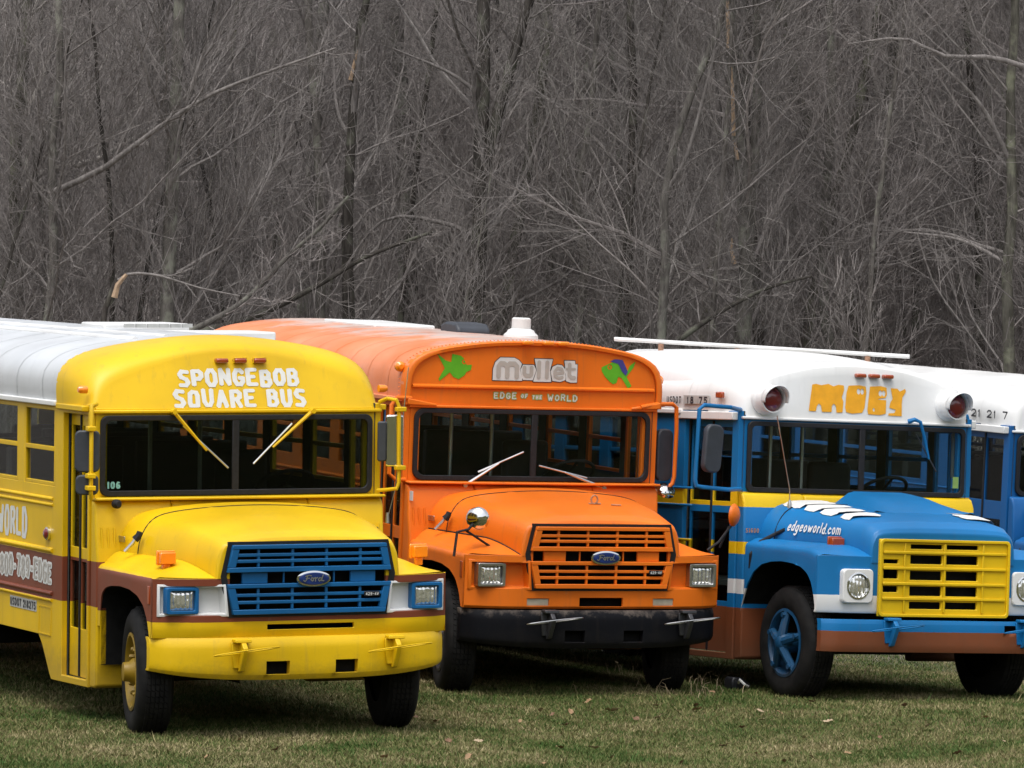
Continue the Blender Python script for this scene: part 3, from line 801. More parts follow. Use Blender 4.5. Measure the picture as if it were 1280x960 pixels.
    for s in (-1, 1):
        gr.box(s * .33, s * .53, -1.452, -1.425, 1.183, 1.267)
        gr.box(s * .20 - .006, s * .20 + .006, -1.45, -1.43, 1.183, 1.267)
    g = gr.build('grille', gm, root, bevel=.004)
    em = MB(); em.lathe([(1, 0), (1, .012), (.8, .018)], 32, 'y'); em.v = [(.02 + x * .135, -1.478 - y, 1.215 + z * .058) for x, y, z in em.v]; eo = em.build('emblem_rim', 'chrome', g)
    em = MB(); em.lathe([(1, .018), (.9, .022)], 32, 'y'); em.v = [(.02 + x * .120, -1.480 - y, 1.215 + z * .046) for x, y, z in em.v]; em.build('emblem_plate', 'oval', g)
    segs = []
    for pl in ([(-.075, .018), (-.05, .026), (-.03, .022)], [(-.058, .024), (-.066, -.004), (-.08, -.02), (-.09, -.012)], [(-.07, .002), (-.045, .004)],
               [(-.022, -.016), (-.034, -.006), (-.026, .008), (-.014, .004), (-.014, -.012), (-.022, -.016)], [(-.014, .002), (.002, .008), (.004, -.018)], [(.004, .002), (.02, .008)],
               [(.05, .004), (.034, .006), (.026, -.008), (.034, -.018), (.048, -.008)], [(.064, .028), (.05, -.014), (.07, -.016)]):
        for p, q in zip(pl, pl[1:]): segs.append((.025 + p[0], 1.215 + p[1], .025 + q[0], 1.215 + q[1], .0042))
    sheet('emblem_script', lambda X, Z: sd_seg(X, Z, segs), (-.1, .13, 1.17, 1.26), .0025, lambda u, v: (u, -1.5045, v), 'metal', g)
    pl = MB(); pl.box(.43, .555, -1.482, -1.472, 1.075, 1.112); pl.build('badge', 'black', g, bevel=.004)
    sg = layout('429-4V', .44, .545, 1.082, 1.105, .002); sheet('badge_text', lambda X, Z: sd_seg(X, Z, sg), (.435, .55, 1.077, 1.11), .0016, lambda u, v: (u, -1.4835, v), 'letter_white', g)
    # headlights
    for s in (-1, 1):
        h = MB()
        if P['bezel_full']:
            out = [(s * 1.142, .945), (s * 1.142, 1.182), (s * .655, 1.182), (s * .628, .945)]
            inn = [(s * 1.125, .965), (s * 1.125, 1.164), (s * .672, 1.164), (s * .652, .965)]
        else:
            out = [(s * 1.150, .940), (s * 1.150, 1.186), (s * .648, 1.186), (s * .625, .94)]
            inn = [(s * 1.125, .962), (s * 1.125, 1.166), (s * .668, 1.166), (s * .648, .962)]
        # tray: rim, walls, floor (floor set back near the grille, forward at the lamp)
        yo = [fy(p[0]) - .012 for p in out]; yi = [fy(p[0]) - .012 for p in inn]
        fl = [fy(1.125) + .022, fy(1.125) + .022, fy(.67) + .075, fy(.67) + .075]
        ins = [(p[0] * (.985 if abs(p[0]) > 1 else 1.02), p[1] + (.006 if p[1] < 1 else -.006)) for p in inn]
        vs_ = [(p[0], fy(p[0]) + .01, p[1]) for p in out] + [(p[0], y, p[1]) for p, y in zip(out, yo)] + [(p[0], y, p[1]) for p, y in zip(inn, yi)] + [(p[0], y, p[1]) for p, y in zip(ins, fl)]
        fs = [(8 + 4, 13, 14, 15)]
        for a in range(3):
            for i in range(4): j = (i + 1) % 4; fs.append((a * 4 + i, a * 4 + j, a * 4 + 4 + j, a * 4 + 4 + i))
        h.add(vs_, fs); hb_o = h.build('headlight_bezel', P['bezel'], root, smooth=25, bevel=.004)
        cx = s * .973; yf = fy(cx)
        sr = MB(); ring_frame(sr, rpoly(cx - .125, cx + .125, .968, 1.160, .012, 2), rpoly(cx - .098, cx + .098, .990, 1.138, .012, 2), yf - .022, yf + .06); sr.build('lamp_surround', P['lampring'], hb_o, bevel=.004)
        ln = MB(); ro = []
        for k in range(5):
            t = k / 4; q = rpoly(cx - .10 * (1 - .5 * t), cx + .10 * (1 - .5 * t), 1.064 - .076 * (1 - .5 * t), 1.064 + .076 * (1 - .5 * t), .012, 3); ro.append([(p[0], yf + .012 - .022 * math.sin(t * R(90)), p[1]) for p in q])
        ln.loft(ro, caps=True); ln.build('headlight', 'lens', hb_o, smooth=50)
        mk = MB(); mk.box(s * 1.172 - .006, s * 1.172 + .006, -1.245, -1.205, 1.03, 1.165); mk.build('side_marker', 'dkamber', root, bevel=.004)
    # cowl below the windshield
    cw = MB()
    cw.loft([[(x, y, z) for x in [0]] for y, z in []]) if False else None
    prof = [(-.10, .312), (-.15, .33), (-.15, 1.30), (-.115, 1.45), (-.10, 1.66), (-.07, 1.71), (-.005, 1.73), (-.005, .312)]
    for s in (-1, 1):
        cw.prism(prof, 'x', s * .56, s * 1.178)
    cw.prism([(-.10, 1.30), (-.10, 1.66), (-.07, 1.71), (-.005, 1.73), (-.005, 1.30)], 'x', -.558, .558)
    cw.build('cowl', P['side'], root, bevel=.018, seg=3)
    rib = MB(); rib.box(-1.185, 1.185, -.13, -.005, 1.722, 1.742); rib.build('cowl_ledge', P['plain'], root, bevel=.008)
    for s in (-1, 1):   # pressed vent ribs in the cowl
        v = MB()
        for k in range(3): v.tube([(s * 1.08 - .05 + .05 * k, -.147 + .02, 1.33), (s * 1.08 - .05 + .05 * k, -.128, 1.42), (s * 1.08 - .05 + .05 * k, -.112, 1.52)], .009, 6)
        v.build('cowl_vent', P['plain'], root)
    bd = MB(); bd.box(-.945, -.87, -.28, -.272, 1.435, 1.475); bd.v = [(x, y, z) for x, y, z in bd.v]
    for s in (-1, 1):
        lt = MB(); lt.tube([(s * 1.06, -.42, 1.36), (s * 1.0, -.44, 1.43), (s * .965, -.45, 1.49)], .014, 8); lo_ = lt.build('hood_latch', 'metal', root)
        lg = MB(); lg.tube([(s * .99, -.45, 1.45), (s * .965, -.46, 1.48), (s * .955, -.46, 1.51)], .030, 10, .022); lg.build('latch_grip', 'rubber', lo_)
    bdg = MB(); bdg.box(-.995, -.988, -.24, -.10, 1.415, 1.46); bdg.build('model_badge', 'metal', root, bevel=.003)
    return fy

def intl_nose(root, P):
    """rounded fibreglass hood of the blue bus"""
    fmat = P['front']
    fy = front_y(-1.43, -1.33, .72, 1.18)
    secs = [(-.10, [(1.02, 1.30), (1.0, 1.46), (.90, 1.60), (.74, 1.665), (.42, 1.675), (0, 1.68)]),
            (-.50, [(.93, 1.31), (.92, 1.45), (.84, 1.57), (.72, 1.625), (.41, 1.645), (0, 1.65)]),
            (-1.0, [(.81, 1.30), (.80, 1.42), (.755, 1.52), (.67, 1.57), (.38, 1.595), (0, 1.60)]),
            (-1.32, [(.745, 1.20), (.74, 1.35), (.715, 1.455), (.64, 1.52), (.36, 1.545), (0, 1.55)]),
            (-1.415, [(.725, 1.20), (.72, 1.33), (.695, 1.42), (.62, 1.475), (.35, 1.495), (0, 1.498)]),
            (-1.437, [(.71, 1.20), (.705, 1.32), (.68, 1.40), (.61, 1.445), (.35, 1.458), (0, 1.46)]), (-1.435, [(.62, 1.20), (.615, 1.30), (.60, 1.35), (.56, 1.385), (.35, 1.39), (0, 1.39)])]
    hood_loft(root, 'hood', fmat, secs)
    scp = MB(); rings = []
    for y, hgt, wd in ((-.10, .105, 1), (-.25, .105, 1), (-.45, .098, 1), (-.6, .07, 1.05), (-.75, .03, 1.12), (-.85, -.01, 1.2)):
        zb = 1.675 - (.10 - y * 1) * 0 - .075 * max(0, (-y - .1)) 
        c = .17
        rings.append([(c - .46 * wd, y, zb - .02), (c - .40 * wd, y, zb + .01 + hgt * .1), (c - .30 * wd, y, zb + hgt * .85), (c - .24 * wd, y, zb + hgt), (c + .24 * wd, y, zb + hgt), (c + .30 * wd, y, zb + hgt * .85), (c + .40 * wd, y, zb + .01 + hgt * .1), (c + .46 * wd, y, zb - .02)])
    scp.loft(rings, closed=False); scp.build('hood_bulge', fmat, root, smooth=60, bevel=.01)
    arch = [(-.05, .50), (-.12, .80), (-.19, .95), (-.29, 1.07), (-.42, 1.14), (-.57, 1.17), (-.75, 1.18), (-.92, 1.17), (-1.06, 1.145), (-1.16, 1.10), (-1.23, 1.03), (-1.275, .93), (-1.315, .78)]
    fenders(root, fmat, fy, arch, lambda s: 1.02 + (.71 - 1.02) * s, lambda s: 1.36 - .03 * s - .08 * max(0, (s - .75) / .25) ** 2, lambda s: 1.315 - .02 * s - .045 * max(0, (s - .8) / .2) ** 2, .775, 1.178, rnd_=.8)
    us = brk(*lin(-1.18, 1.18, 52), -.62, .62, -.71, .71); vs = brk(.775, .80, .925, 1.1, 1.2, 1.255, 1.33, 1.40, 1.452)
    def keep(u, v):
        a = abs(u)
        if a < .62 and v > .80 and v < 1.40: return False
        if v > 1.255:
            if a > .69 or v > 1.33: return False
        return True
    fp = MB(); fp.panel(us, vs, keep, lambda u, v, t: (u, fy(u) + t + .05 * max(0, (.83 - v) / .055) ** 2 * (.3 if v > .776 else 1) * .3, v), .03); fp.build('nose_panel', fmat, root, smooth=40, bevel=.006)
    bk = MB(); bk.box(-.66, .66, -1.35, -1.335, .78, 1.42); bk.build('radiator', 'under', root)
    # yellow pressed grille with slots
    rows = [(1.325, 1.362), (1.198, 1.272), (1.063, 1.140), (.930, 1.010), (.820, .880)]
    holes = [(a, b, c, d) for c, d in rows for a, b in ((-.34, -.025), (.02, .335))] + [(-.605, -.46, 1.198, 1.232), (-.605, -.46, 1.072, 1.150), (-.605, -.46, .958, 1.010)]
    us = brk(-.65, -.63, .63, .65, *[h[0] for h in holes], *[h[1] for h in holes]); vs = brk(.755, .775, 1.38, 1.402, *[h[2] for h in holes], *[h[3] for h in holes])
    gp = MB(); gp.panel(us, vs, lambda u, v: not any(a < u < b and c < v < d for a, b, c, d in holes), lambda u, v, t: (u, -1.455 + t, v), .025)
    g = gp.build('grille', 'byel', root, bevel=.006)
    rb = MB()
    ring_frame(rb, rpoly(-.653, .653, .752, 1.405, .04), rpoly(-.628, .628, .777, 1.38, .03), -1.474, -1.456)
    for z in (1.292, 1.160, 1.030, .905): rb.box(-.615, .615, -1.470, -1.456, z - .012, z + .012)
    for x in (-.40, -.002, .385): rb.box(x - .01, x + .01, -1.466, -1.4565, .79, 1.37)
    rb.build('grille_rib', 'byel', g, bevel=.006)
    for s in (-1, 1):
        cx = s * .847; yf = fy(cx)
        h = MB(); ring_frame(h, rpoly(cx - .148, cx + .148, .862, 1.146, .035), [(cx + .108 * math.cos(R(a)), 1.005 + .108 * math.sin(R(a))) for a in np.linspace(0, 360, 24, endpoint=False) + 7.5], yf - .03, yf + .05)
        ho = h.build('headlight_bezel', 'white', root, bevel=.012, seg=3)
        ln = MB(); ln.lathe([(.112, yf + .0), (.105, yf - .018), (.08, yf - .03), (.04, yf - .037), (.005, yf - .039)], 28, 'y', (cx, 0, 1.005)); ln.build('headlight', 'lens', ho, smooth=60)
        rg = MB(); rg.lathe([(.114, yf - .022), (.114, yf - .034), (.102, yf - .038), (.102, yf - .02)], 28, 'y', (cx, 0, 1.005), caps=False); rg.build('headlight_ring', 'chrome', ho)
    cw = MB()
    prof = [(-.08, .312), (-.12, .33), (-.12, 1.30), (-.10, 1.66), (-.06, 1.735), (-.005, 1.745), (-.005, .312)]
    for s in (-1, 1): cw.prism(prof, 'x', s * .56, s * 1.178)
    cw.prism([(-.10, 1.30), (-.10, 1.66), (-.07, 1.73), (-.005, 1.74), (-.005, 1.30)], 'x', -.558, .558)
    cw.build('cowl', P['side'], root, bevel=.018, seg=3)
    for s in (-1, 1):
        lt = MB(); lt.tube([(s * 1.165, -.22, 1.10), (s * 1.18, -.25, 1.22), (s * 1.10, -.27, 1.33), (s * .98, -.32, 1.40), (s * .94, -.40, 1.44)], .017, 8); lt.build('hood_latch', 'rubber', root)
    sm = MB(); pts = smoothpts([(x * 1.002, 0, z) for x, z in half_to_full([(.978, 1.31), (.96, 1.45), (.875, 1.585), (.735, 1.645), (.415, 1.66), (0, 1.665)])], 40)
    sm.tube([(p.x, -.29, p.z + .001) for p in pts], .005, 5); sm.build('hood_seam', 'rubber', root)
    return fy

def bus_root(name, pose, label, cat):
    (loc, rt) = pose
    o = bpy.data.objects.new(name, None); col.objects.link(o); o.empty_display_size = .5
    yaw, pitch, roll = [R(a) for a in rt]
    Rz = Matrix.Rotation(yaw, 3, 'Z'); Rx = Matrix.Rotation(pitch, 3, 'X'); Ry = Matrix.Rotation(roll, 3, 'Y')
    M = (Rz @ Rx @ Ry).to_4x4(); M.translation = Vector(loc); o.matrix_world = M
    o['label'] = label; o['category'] = cat; o['group'] = 'school buses parked in a row'
    return o
POSES = {'Y': ((-2.12, 37.8, .092), (25.02, 1.41, .14)), 'O': ((.086, 42.434, .044), (24.86, 2.32, 1.44)),
         'B': ((2.919, 43.048, -.099), (28.15, -.3, 2.35)), 'D': ((5.86, 49.6, -.36), (28.0, 2.0, 2.0))}
def sheet_front(name, segs, box, mat, root, yf, off=.004, res=.004, cheb=0.3, extra=None):
    f = lambda X, Z: sd_seg(X, Z, segs, cheb)
    return sheet(name, extra or f, box, res, lambda u, v: (u, yf(v) - off, v), mat, root)
def sheet_side(name, field, box, mat, root, x, res=.004, off=.003):
    """lettering on the vehicle's right side: u runs along -y (reads left to right from outside)"""
    return sheet(name, field, box, res, lambda u, v: (x - off, -u, v), mat, root)

# ---- yellow bus
def yellow_bus():
    r = bus_root('school_bus', POSES['Y'], 'yellow school bus with silver-white roof, blue grille and brown stripe', 'bus')
    P = dict(side='y_side', front='y_front', plain='yellow', roof='silver', gut='white', gut0=.60, roof0=.58, ws='yglass', wframe='yellow', door='y_side', grille='y_blue',
             bezel='white', bezel_full=True, lampring='y_blue', slots=[(-.32, .37, .842, .880)], wsr=.06, div=-.02)
    bus_body(r, P); ford_nose(r, P)
    wheels(r, 'disc', 'rim_yellow', steer=-12)
    A = [(1.135, 2.385), (1.115, 2.47), (1.05, 2.555), (.90, 2.635), (.62, 2.728), (.30, 2.80), (0, 2.825)]
    Bp = [(1.24, 2.40)] + B_PROF[1:]
    _, yf = dome(r, 'roof_cap', A, Bp, .0, .60, 'yellow', .35)
    lip = MB(); lip.box(-1.19, 1.19, -.03, .06, 2.372, 2.398); lip.build('cap_lip', 'yellow', r, bevel=.008)
    for s in (-1, 1): eb = MB(); eb.box(s * 1.19, s * 1.246, .02, .62, 2.385, 2.43); eb.build('eave_strip', 'yellow', r, bevel=.008)
    s1 = layout('SPONGEBOB', -.455, .535, 2.568, 2.705, .0155, .17, .06, 3)
    s2 = layout('SQUARE', -.51, .165, 2.408, 2.548, .0155, .20, .05, 5); s3 = layout('BUS', .255, .575, 2.408, 2.548, .0155, .20, .05, 6)
    sheet_front('cap_lettering', s1, (-.5, .6, 2.52, 2.73), 'letter_white', r, yf, cheb=.5)
    sheet_front('cap_lettering', s2, (-.54, .21, 2.386, 2.565), 'letter_white', r, yf, cheb=.5)
    sheet_front('cap_lettering', s3, (.21, .62, 2.386, 2.565), 'letter_white', r, yf, cheb=.5)
    clearance(r, (-.09, .06, .22), yf(2.76) - .0, 2.765, 'dkamber', 'yellow')
    for x, y in ((-1.2, .16), (1.2, .16)):
        m = MB(); m.lathe([(.03, 0), (.03, .05), (.02, .07)], 12, 'x'); m.v = [(x + (-1 if x < 0 else 1) * (a - .005), y + b * .9 - .1, 2.55 + c) for a, b, c in m.v]; m.build('marker_light', 'amber', r)
    lamp_box(r, 'turn_signal', -1.045, -.90, -1.10, 1.30, 1.41, 'amber'); lamp_box(r, 'turn_signal', .985, 1.125, -1.10, 1.315, 1.425, 'amber')
    b = bumper(r, 'yellow', -1.50, 1.17, .475, .79, [(-.35, -.165, .515, .615), (.20, .38, .515, .615)], .19, 3.2, .07)
    tow_hooks(r, (-.56, .66), -1.50, .70, 'yellow', 'yellow')
    wiper(r, (-.54, -.06, 2.385), (-.27, -.06, 2.09), (-.46, -.05, 2.28), (-.09, -.05, 1.955), 'yellow', -.06)
    wiper(r, (.595, -.06, 2.385), (.27, -.06, 2.11), (.43, -.05, 2.29), (.115, -.05, 1.985), 'yellow', -.06)
    # mirrors
    m = MB(); m.tube([(-1.19, -.02, 2.43), (-1.25, -.30, 2.455), (-1.345, -.45, 2.45), (-1.35, -.47, 2.40), (-1.35, -.47, 1.80), (-1.34, -.45, 1.765), (-1.24, -.22, 1.77), (-1.18, -.06, 1.775)], .016, 10); mb = m.build('mirror_bracket', 'yellow', r)
    q = Matrix.Rotation(R(-25), 4, 'Z')
    def head(name, c, wd, h, mat, par, dep=.05, rr=.04, turn=-20):
        mm = MB(); mm.prism(rpoly(-wd / 2, wd / 2, -h / 2, h / 2, rr), 'y', -dep / 2, dep / 2); mm.xf(Matrix.Translation(c) @ Matrix.Rotation(R(turn), 4, 'Z')); return mm.build(name, mat, par, bevel=.012, seg=3)
    head('mirror_head', (-1.355, -.40, 2.11), .185, .31, 'mirbk', mb); head('mirror_head', (-1.355, -.40, 1.86), .17, .15, 'mirbk', mb)
    for z in (1.93, 1.84, 2.28): cl = MB(); cl.box(-1.385, -1.32, -.50, -.43, z - .018, z + .018); cl.build('bracket_clamp', 'yellow', mb, bevel=.006)
    m = MB(); m.tube([(1.17, -.02, 2.45), (1.20, -.10, 2.48), (1.235, -.2, 2.47), (1.255, -.2, 2.42), (1.262, -.2, 1.84), (1.245, -.2, 1.79), (1.19, -.1, 1.775), (1.15, -.05, 1.77)], .015, 10); mb = m.build('mirror_bracket', 'yellow', r)
    head('mirror_head', (1.25, -.13, 2.155), .135, .40, 'chrome', mb, .05, .02); head('mirror_head', (1.15, -.12, 2.15), .07, .31, 'mirbk', mb, .03, .02)
    for z in (2.40, 1.95): cl = MB(); cl.box(1.23, 1.31, -.225, -.17, z - .018, z + .018); cl.build('bracket_clamp', 'yellow', mb, bevel=.006)
    a = MB(); a.tube([(1.215, -.10, 1.56), (1.275, -.10, 1.78), (1.375, -.10, 2.72)], .004, 5); a.lathe([(.018, 1.52), (.012, 1.60)], 8, 'z', (1.212, -.10, 0)); a.build('antenna', 'metal', r)
    # side lettering
    x = -1.225
    sg = layout('WORLD', -1.98, -1.28, 1.36, 1.60, .020, .18, .08, 9)
    sheet_side('side_lettering', lambda X, Z: sd_seg(X, Z, sg, .4), (-2.02, -1.25, 1.33, 1.63), 'letter_white', r, x)
    sg2 = layout('800-789-EDGE', -1.90, -.715, 1.045, 1.205, .014, .22, .06, 4)
    sheet_side('side_lettering', lambda X, Z: sd_seg(X, Z, [(a, b_, c, d, .030) for a, b_, c, d, e in sg2], .3), (-1.96, -.67, 1.0, 1.25), 'letter_white', r, x, off=.003)
    sheet_side('side_lettering_inset', lambda X, Z: sd_seg(X, Z, [(a, b_, c, d, .0105) for a, b_, c, d, e in sg2], .3), (-1.96, -.67, 1.0, 1.25), 'letter_grey', r, x, off=.006)
    pt = MB(); pt.box(x - .004, x, 1.05, 1.66, .80, .885); po = pt.build('number_patch', 'patch_grey', r)
    sg3 = layout('USDOT', -1.65, -1.39, .812, .874, .006, .3); sheet_side('patch_number', lambda X, Z: sd_seg(X, Z, sg3), (-1.66, -1.37, .80, .885), 'letter_black', po, x, .003, .007)
    sg4 = layout('218275', -1.35, -1.06, .812, .874, .006, .3); sheet_side('patch_number', lambda X, Z: sd_seg(X, Z, sg4), (-1.37, -1.05, .80, .885), 'letter_black', po, x, .003, .007)
    ac = MB(); ring_frame(ac, [(.72, .64), (1.0, .64), (1.0, .86), (.72, .86)], [(.73, .65), (.99, .65), (.99, .85), (.73, .85)], 0, .004); ac.v = [(x - yy, xx, z) for xx, yy, z in ac.v]; ac.build('access_door', 'yellow', r)
    mk = MB(); mk.lathe([(.04, 0), (.04, .03), (.025, .04)], 14, 'x'); mk.v = [(x - a, .79 + b, 1.42 + c) for a, b, c in mk.v]; mk.build('marker_light', 'red', r)
    rg = MB(); rg.lathe([(.052, 0), (.052, .02), (.04, .024)], 16, 'x', caps=False); rg.v = [(x - a, .79 + b, 1.42 + c) for a, b, c in rg.v]; rg.build('marker_ring', 'chrome', r)
    kn = MB(); kn.lathe([(.035, -.16), (.035, -.20), (.02, -.225)], 12, 'y', (-1.03, .02, 1.70)); kn.build('spray_nozzle', 'rubber', r)
    sgt = layout('106', -1.055, -.95, 1.805, 1.86, .006, .3); sheet_front('window_number', sgt, (-1.06, -.94, 1.80, 1.87), 'teal', r, lambda z: -.0185, .001, .003)
    # roof hatches
    for x0, x1, y0, y1, z0, z1 in ((.22, .95, 1.55, 2.1, 2.85, 2.945), (-.12, .62, 2.6, 3.15, 2.89, 2.985)):
        h = MB(); h.box(x0, x1, y0, y1, z0, z1); h.box(x0 - .03, x1 + .03, y0 - .03, y1 + .03, z0 - .04, z0 + .015)
        h.build('roof_hatch', 'white', r, bevel=.015)
    h = MB()
    for k in range(6): h.box(.02 + .10 * k, .105 + .10 * k, 2.50, 2.53, 2.955, 2.985)
    h.build('hatch_vent', 'patch_grey', r)
    for xx in (-.55, -.30): 
        h = MB(); h.tube([(xx, .75, 2.935 - .09 * xx * xx), (xx, 6.8, 2.94 - .09 * xx * xx)], .022, 8); h.build('roof_strip', 'white', r)
    return r

# ---- orange bus
def orange_bus():
    r = bus_root('school_bus', POSES['O'], 'orange school bus with orange grille and black bumper between the yellow and blue buses', 'bus')
    P = dict(L=5.15, seam=True, side='orange', front='orange', plain='orange', roof='o_roof', roof0=.0, ws='wglass', wframe='orange', door='orange', grille='orange', bezel='orange', bezel_full=False, lampring='metal',
             slots=[(-.66, -.46, .812, .872), (-.18, .22, .805, .878), (.50, .69, .812, .872)], wsr=.085, div=.01,
             rails=((2.50, .022), (2.425, .016), (1.69, .016), (1.645, .016), (1.295, .022), (.965, .02), (.915, .018)))
    P['prof'] = [(1.215, 2.42), (1.215, 2.58), (1.185, 2.70), (1.10, 2.79), (.90, 2.865), (.46, 2.928), (0, 2.945)]
    bus_body(r, P); ford_nose(r, P)
    wheels(r, 'disc', 'darkmetal', steer=-16, yr=3.3)
    # flat sign face inside a raised arch rim
    O_ = [(1.215, 2.385)] + P['prof'][1:]
    o = smoothpts([(x, 0, z) for x, z in half_to_full(O_)], 48); i_ = [Vector((p.x * .955, 0, 2.385 + (p.z - 2.385) * .935)) for p in o]
    m = MB(); m.loft([[(p.x, .06, p.z) for p in o], [(p.x, -.02, p.z) for p in o], [(p.x * .985, -.035, 2.385 + (p.z - 2.385) * .98) for p in o], [(p.x, -.03, p.z) for p in i_], [(p.x, .0, p.z) for p in i_]], closed=False); rim_m = m
    rows = []
    for k in range(7):
        s = k / 6; rows.append([(p.x * .995, -.002, 2.375 + (p.z + .005 - 2.375) * s) for p in i_])
    m = MB(); m.loft(rows, closed=False); m.build('sign_face', 'orange', r, smooth=30)
    m = MB(); m.prism([(-.004, 2.525), (-.03, 2.535), (-.03, 2.548), (-.004, 2.562)], 'x', -1.14, 1.14); m.build('sign_rib', 'orange', r, smooth=60)
    lip = MB(); lip.box(-1.17, 1.17, -.035, -.002, 2.362, 2.384); lip.build('cap_lip', 'orange', r, bevel=.006)
    for s in (-1, 1):   # slanted ears over the windshield corners
        e = MB(); e.prism([(s * 1.19, 2.44), (s * .92, 2.395), (s * .92, 2.375), (s * 1.19, 2.385)], 'y', -.05, -.005); e.build('cap_bracket', 'orange', r, bevel=.008)
    rv = rim_m
    op = resample([(p.x, 0, p.z) for p in o], 90)
    for p in op[::1]:
        rv.lathe([(.008, 0), (.006, .006)], 6, 'z', (0, 0, 0)); k = len(rv.v) - 12
        for q in range(k, k + 12): rv.v[q] = (rv.v[q][0] + p.x * 1.002, rv.v[q][1] + .09, rv.v[q][2] + p.z + .001)
    rv.build('cap_rim', 'orange', r, smooth=60)
    yf = lambda z: -.002
    # white shapes behind the name
    polys = [[(-.395, 2.605), (-.395, 2.70), (-.375, 2.76), (-.33, 2.80), (-.20, 2.80), (-.155, 2.78), (-.125, 2.75), (-.142, 2.70), (-.118, 2.63), (-.118, 2.605)],
             [(-.110, 2.612), (-.138, 2.70), (-.115, 2.742), (-.012, 2.742), (.012, 2.70), (-.018, 2.612)],
             [(-.014, 2.60), (.016, 2.70), (-.008, 2.795), (.165, 2.795), (.142, 2.70), (.158, 2.60)],
             [(.168, 2.61), (.148, 2.69), (.165, 2.73), (.21, 2.75), (.255, 2.745), (.285, 2.71), (.292, 2.62), (.24, 2.602)],
             [(.298, 2.61), (.288, 2.70), (.275, 2.785), (.375, 2.785), (.378, 2.755), (.40, 2.755), (.40, 2.60), (.34, 2.598)]]
    def white(X, Z):
        d = np.full(X.shape, 9.0)
        for p in polys: d = np.minimum(d, sd_poly(X, Z, p))
        return d
    sheet('name_backing', lambda X, Z: white(X, Z) - .006, (-.43, .43, 2.57, 2.83), .005, lambda u, v: (u, -.005, v), 'darkmetal', r)
    sheet('name_backing', white, (-.43, .43, 2.57, 2.83), .004, lambda u, v: (u, -.008, v), 'letter_white', r)
    sg = []
    def st(pl, rr):
        for p, q in zip(pl, pl[1:]): sg.append((*p, *q, rr))
    st([(-.343, 2.640), (-.343, 2.725), (-.325, 2.748), (-.295, 2.748), (-.262, 2.725), (-.262, 2.640)], .021); st([(-.262, 2.725), (-.24, 2.748), (-.195, 2.748), (-.172, 2.725), (-.172, 2.640)], .021)
    st([(-.102, 2.718), (-.102, 2.67), (-.085, 2.650), (-.045, 2.650), (-.034, 2.66), (-.034, 2.718)], .017); st([(.036, 2.64), (.036, 2.765)], .018); st([(.112, 2.64), (.112, 2.765)], .018)
    st([(.185, 2.672), (.265, 2.682), (.25, 2.712), (.21, 2.72), (.185, 2.69), (.19, 2.65), (.225, 2.634), (.258, 2.642)], .013)
    st([(.325, 2.752), (.325, 2.66), (.345, 2.64), (.372, 2.64)], .017); st([(.30, 2.715), (.375, 2.715)], .010)
    sheet('name_lettering', lambda X, Z: sd_seg(X, Z, sg), (-.4, .42, 2.59, 2.80), .004, lambda u, v: (u, -.011, v), 'letter_grey', r)
    # tag line with coloured outline
    parts = [('EDGE', -.375, -.165, 2.45, 2.503), ('OF', -.12, -.06, 2.455, 2.49), ('THE', -.015, .075, 2.45, 2.485), ('WORLD', .13, .41, 2.438, 2.49)]
    tg = []
    for tx, a, b, c, d in parts: tg += layout(tx, a, b, c, d, .0045, .45, .08, len(tx))
    sheet('tag_lettering', lambda X, Z: sd_seg(X, Z, [(a, b, c, d, .011) for a, b, c, d, e in tg]), (-.4, .44, 2.425, 2.52), .004, lambda u, v: (u, -.005, v), 'letter_green', r)
    sheet('tag_lettering', lambda X, Z: sd_seg(X, Z, tg), (-.4, .44, 2.425, 2.52), .003, lambda u, v: (u, -.008, v), 'letter_white', r)
    # painted fish
    def z6(L): return [(-.92 + (x - 222) * .00214 , 2.82 - (y - 183) * .00196 - (x - 222) * .00003) for x, y in L]
    f1 = z6([(222, 183), (262, 212), (285, 218), (288, 182), (325, 188), (345, 205), (352, 228), (375, 225), (372, 248), (352, 258), (345, 272), (320, 290), (297, 282), (280, 262), (255, 285), (235, 302), (233, 290), (258, 245), (240, 215)])
    e1 = z6([(341, 214)])[0]
    sheet('fish_emblem', lambda X, Z: np.maximum(sd_poly(X, Z, f1), .006 - np.abs(np.hypot(X - e1[0], Z - e1[1]) - .016)), (-.95, -.55, 2.54, 2.86), .004, lambda u, v: (u, -.006, v), 'fish_green', r)
    def z6b(L): return [(.63 + (x - 948) * .00214, 2.735 - (y - 245) * .00196 + .0) for x, y in L]
    f2 = z6b([(948, 245), (975, 232), (1000, 220), (1020, 222), (1035, 240), (1050, 258), (1065, 258), (1075, 235), (1100, 215), (1092, 242), (1068, 275), (1062, 285), (1086, 325), (1070, 335), (1040, 290), (1025, 285), (1018, 312), (1003, 318), (985, 305), (965, 285), (950, 262)])
    e2 = z6b([(985, 243)])[0]
    sheet('fish_emblem', lambda X, Z: np.maximum(sd_poly(X, Z, f2), .006 - np.abs(np.hypot(X - e2[0], Z - e2[1]) - .016)), (.6, 1.0, 2.52, 2.84), .004, lambda u, v: (u, -.006, v), 'fish_green', r)
    f3 = z6b([(985, 218), (1005, 208), (1040, 210), (1052, 232), (1066, 262), (1058, 280), (1040, 262), (1022, 228), (1000, 222)])
    sheet('fish_fin', lambda X, Z: sd_poly(X, Z, f3), (.6, 1.0, 2.52, 2.84), .004, lambda u, v: (u, -.009, v), 'fish_blue', r)
    clearance(r, (-.10, .095, .235), -.03, 2.932, 'amber')
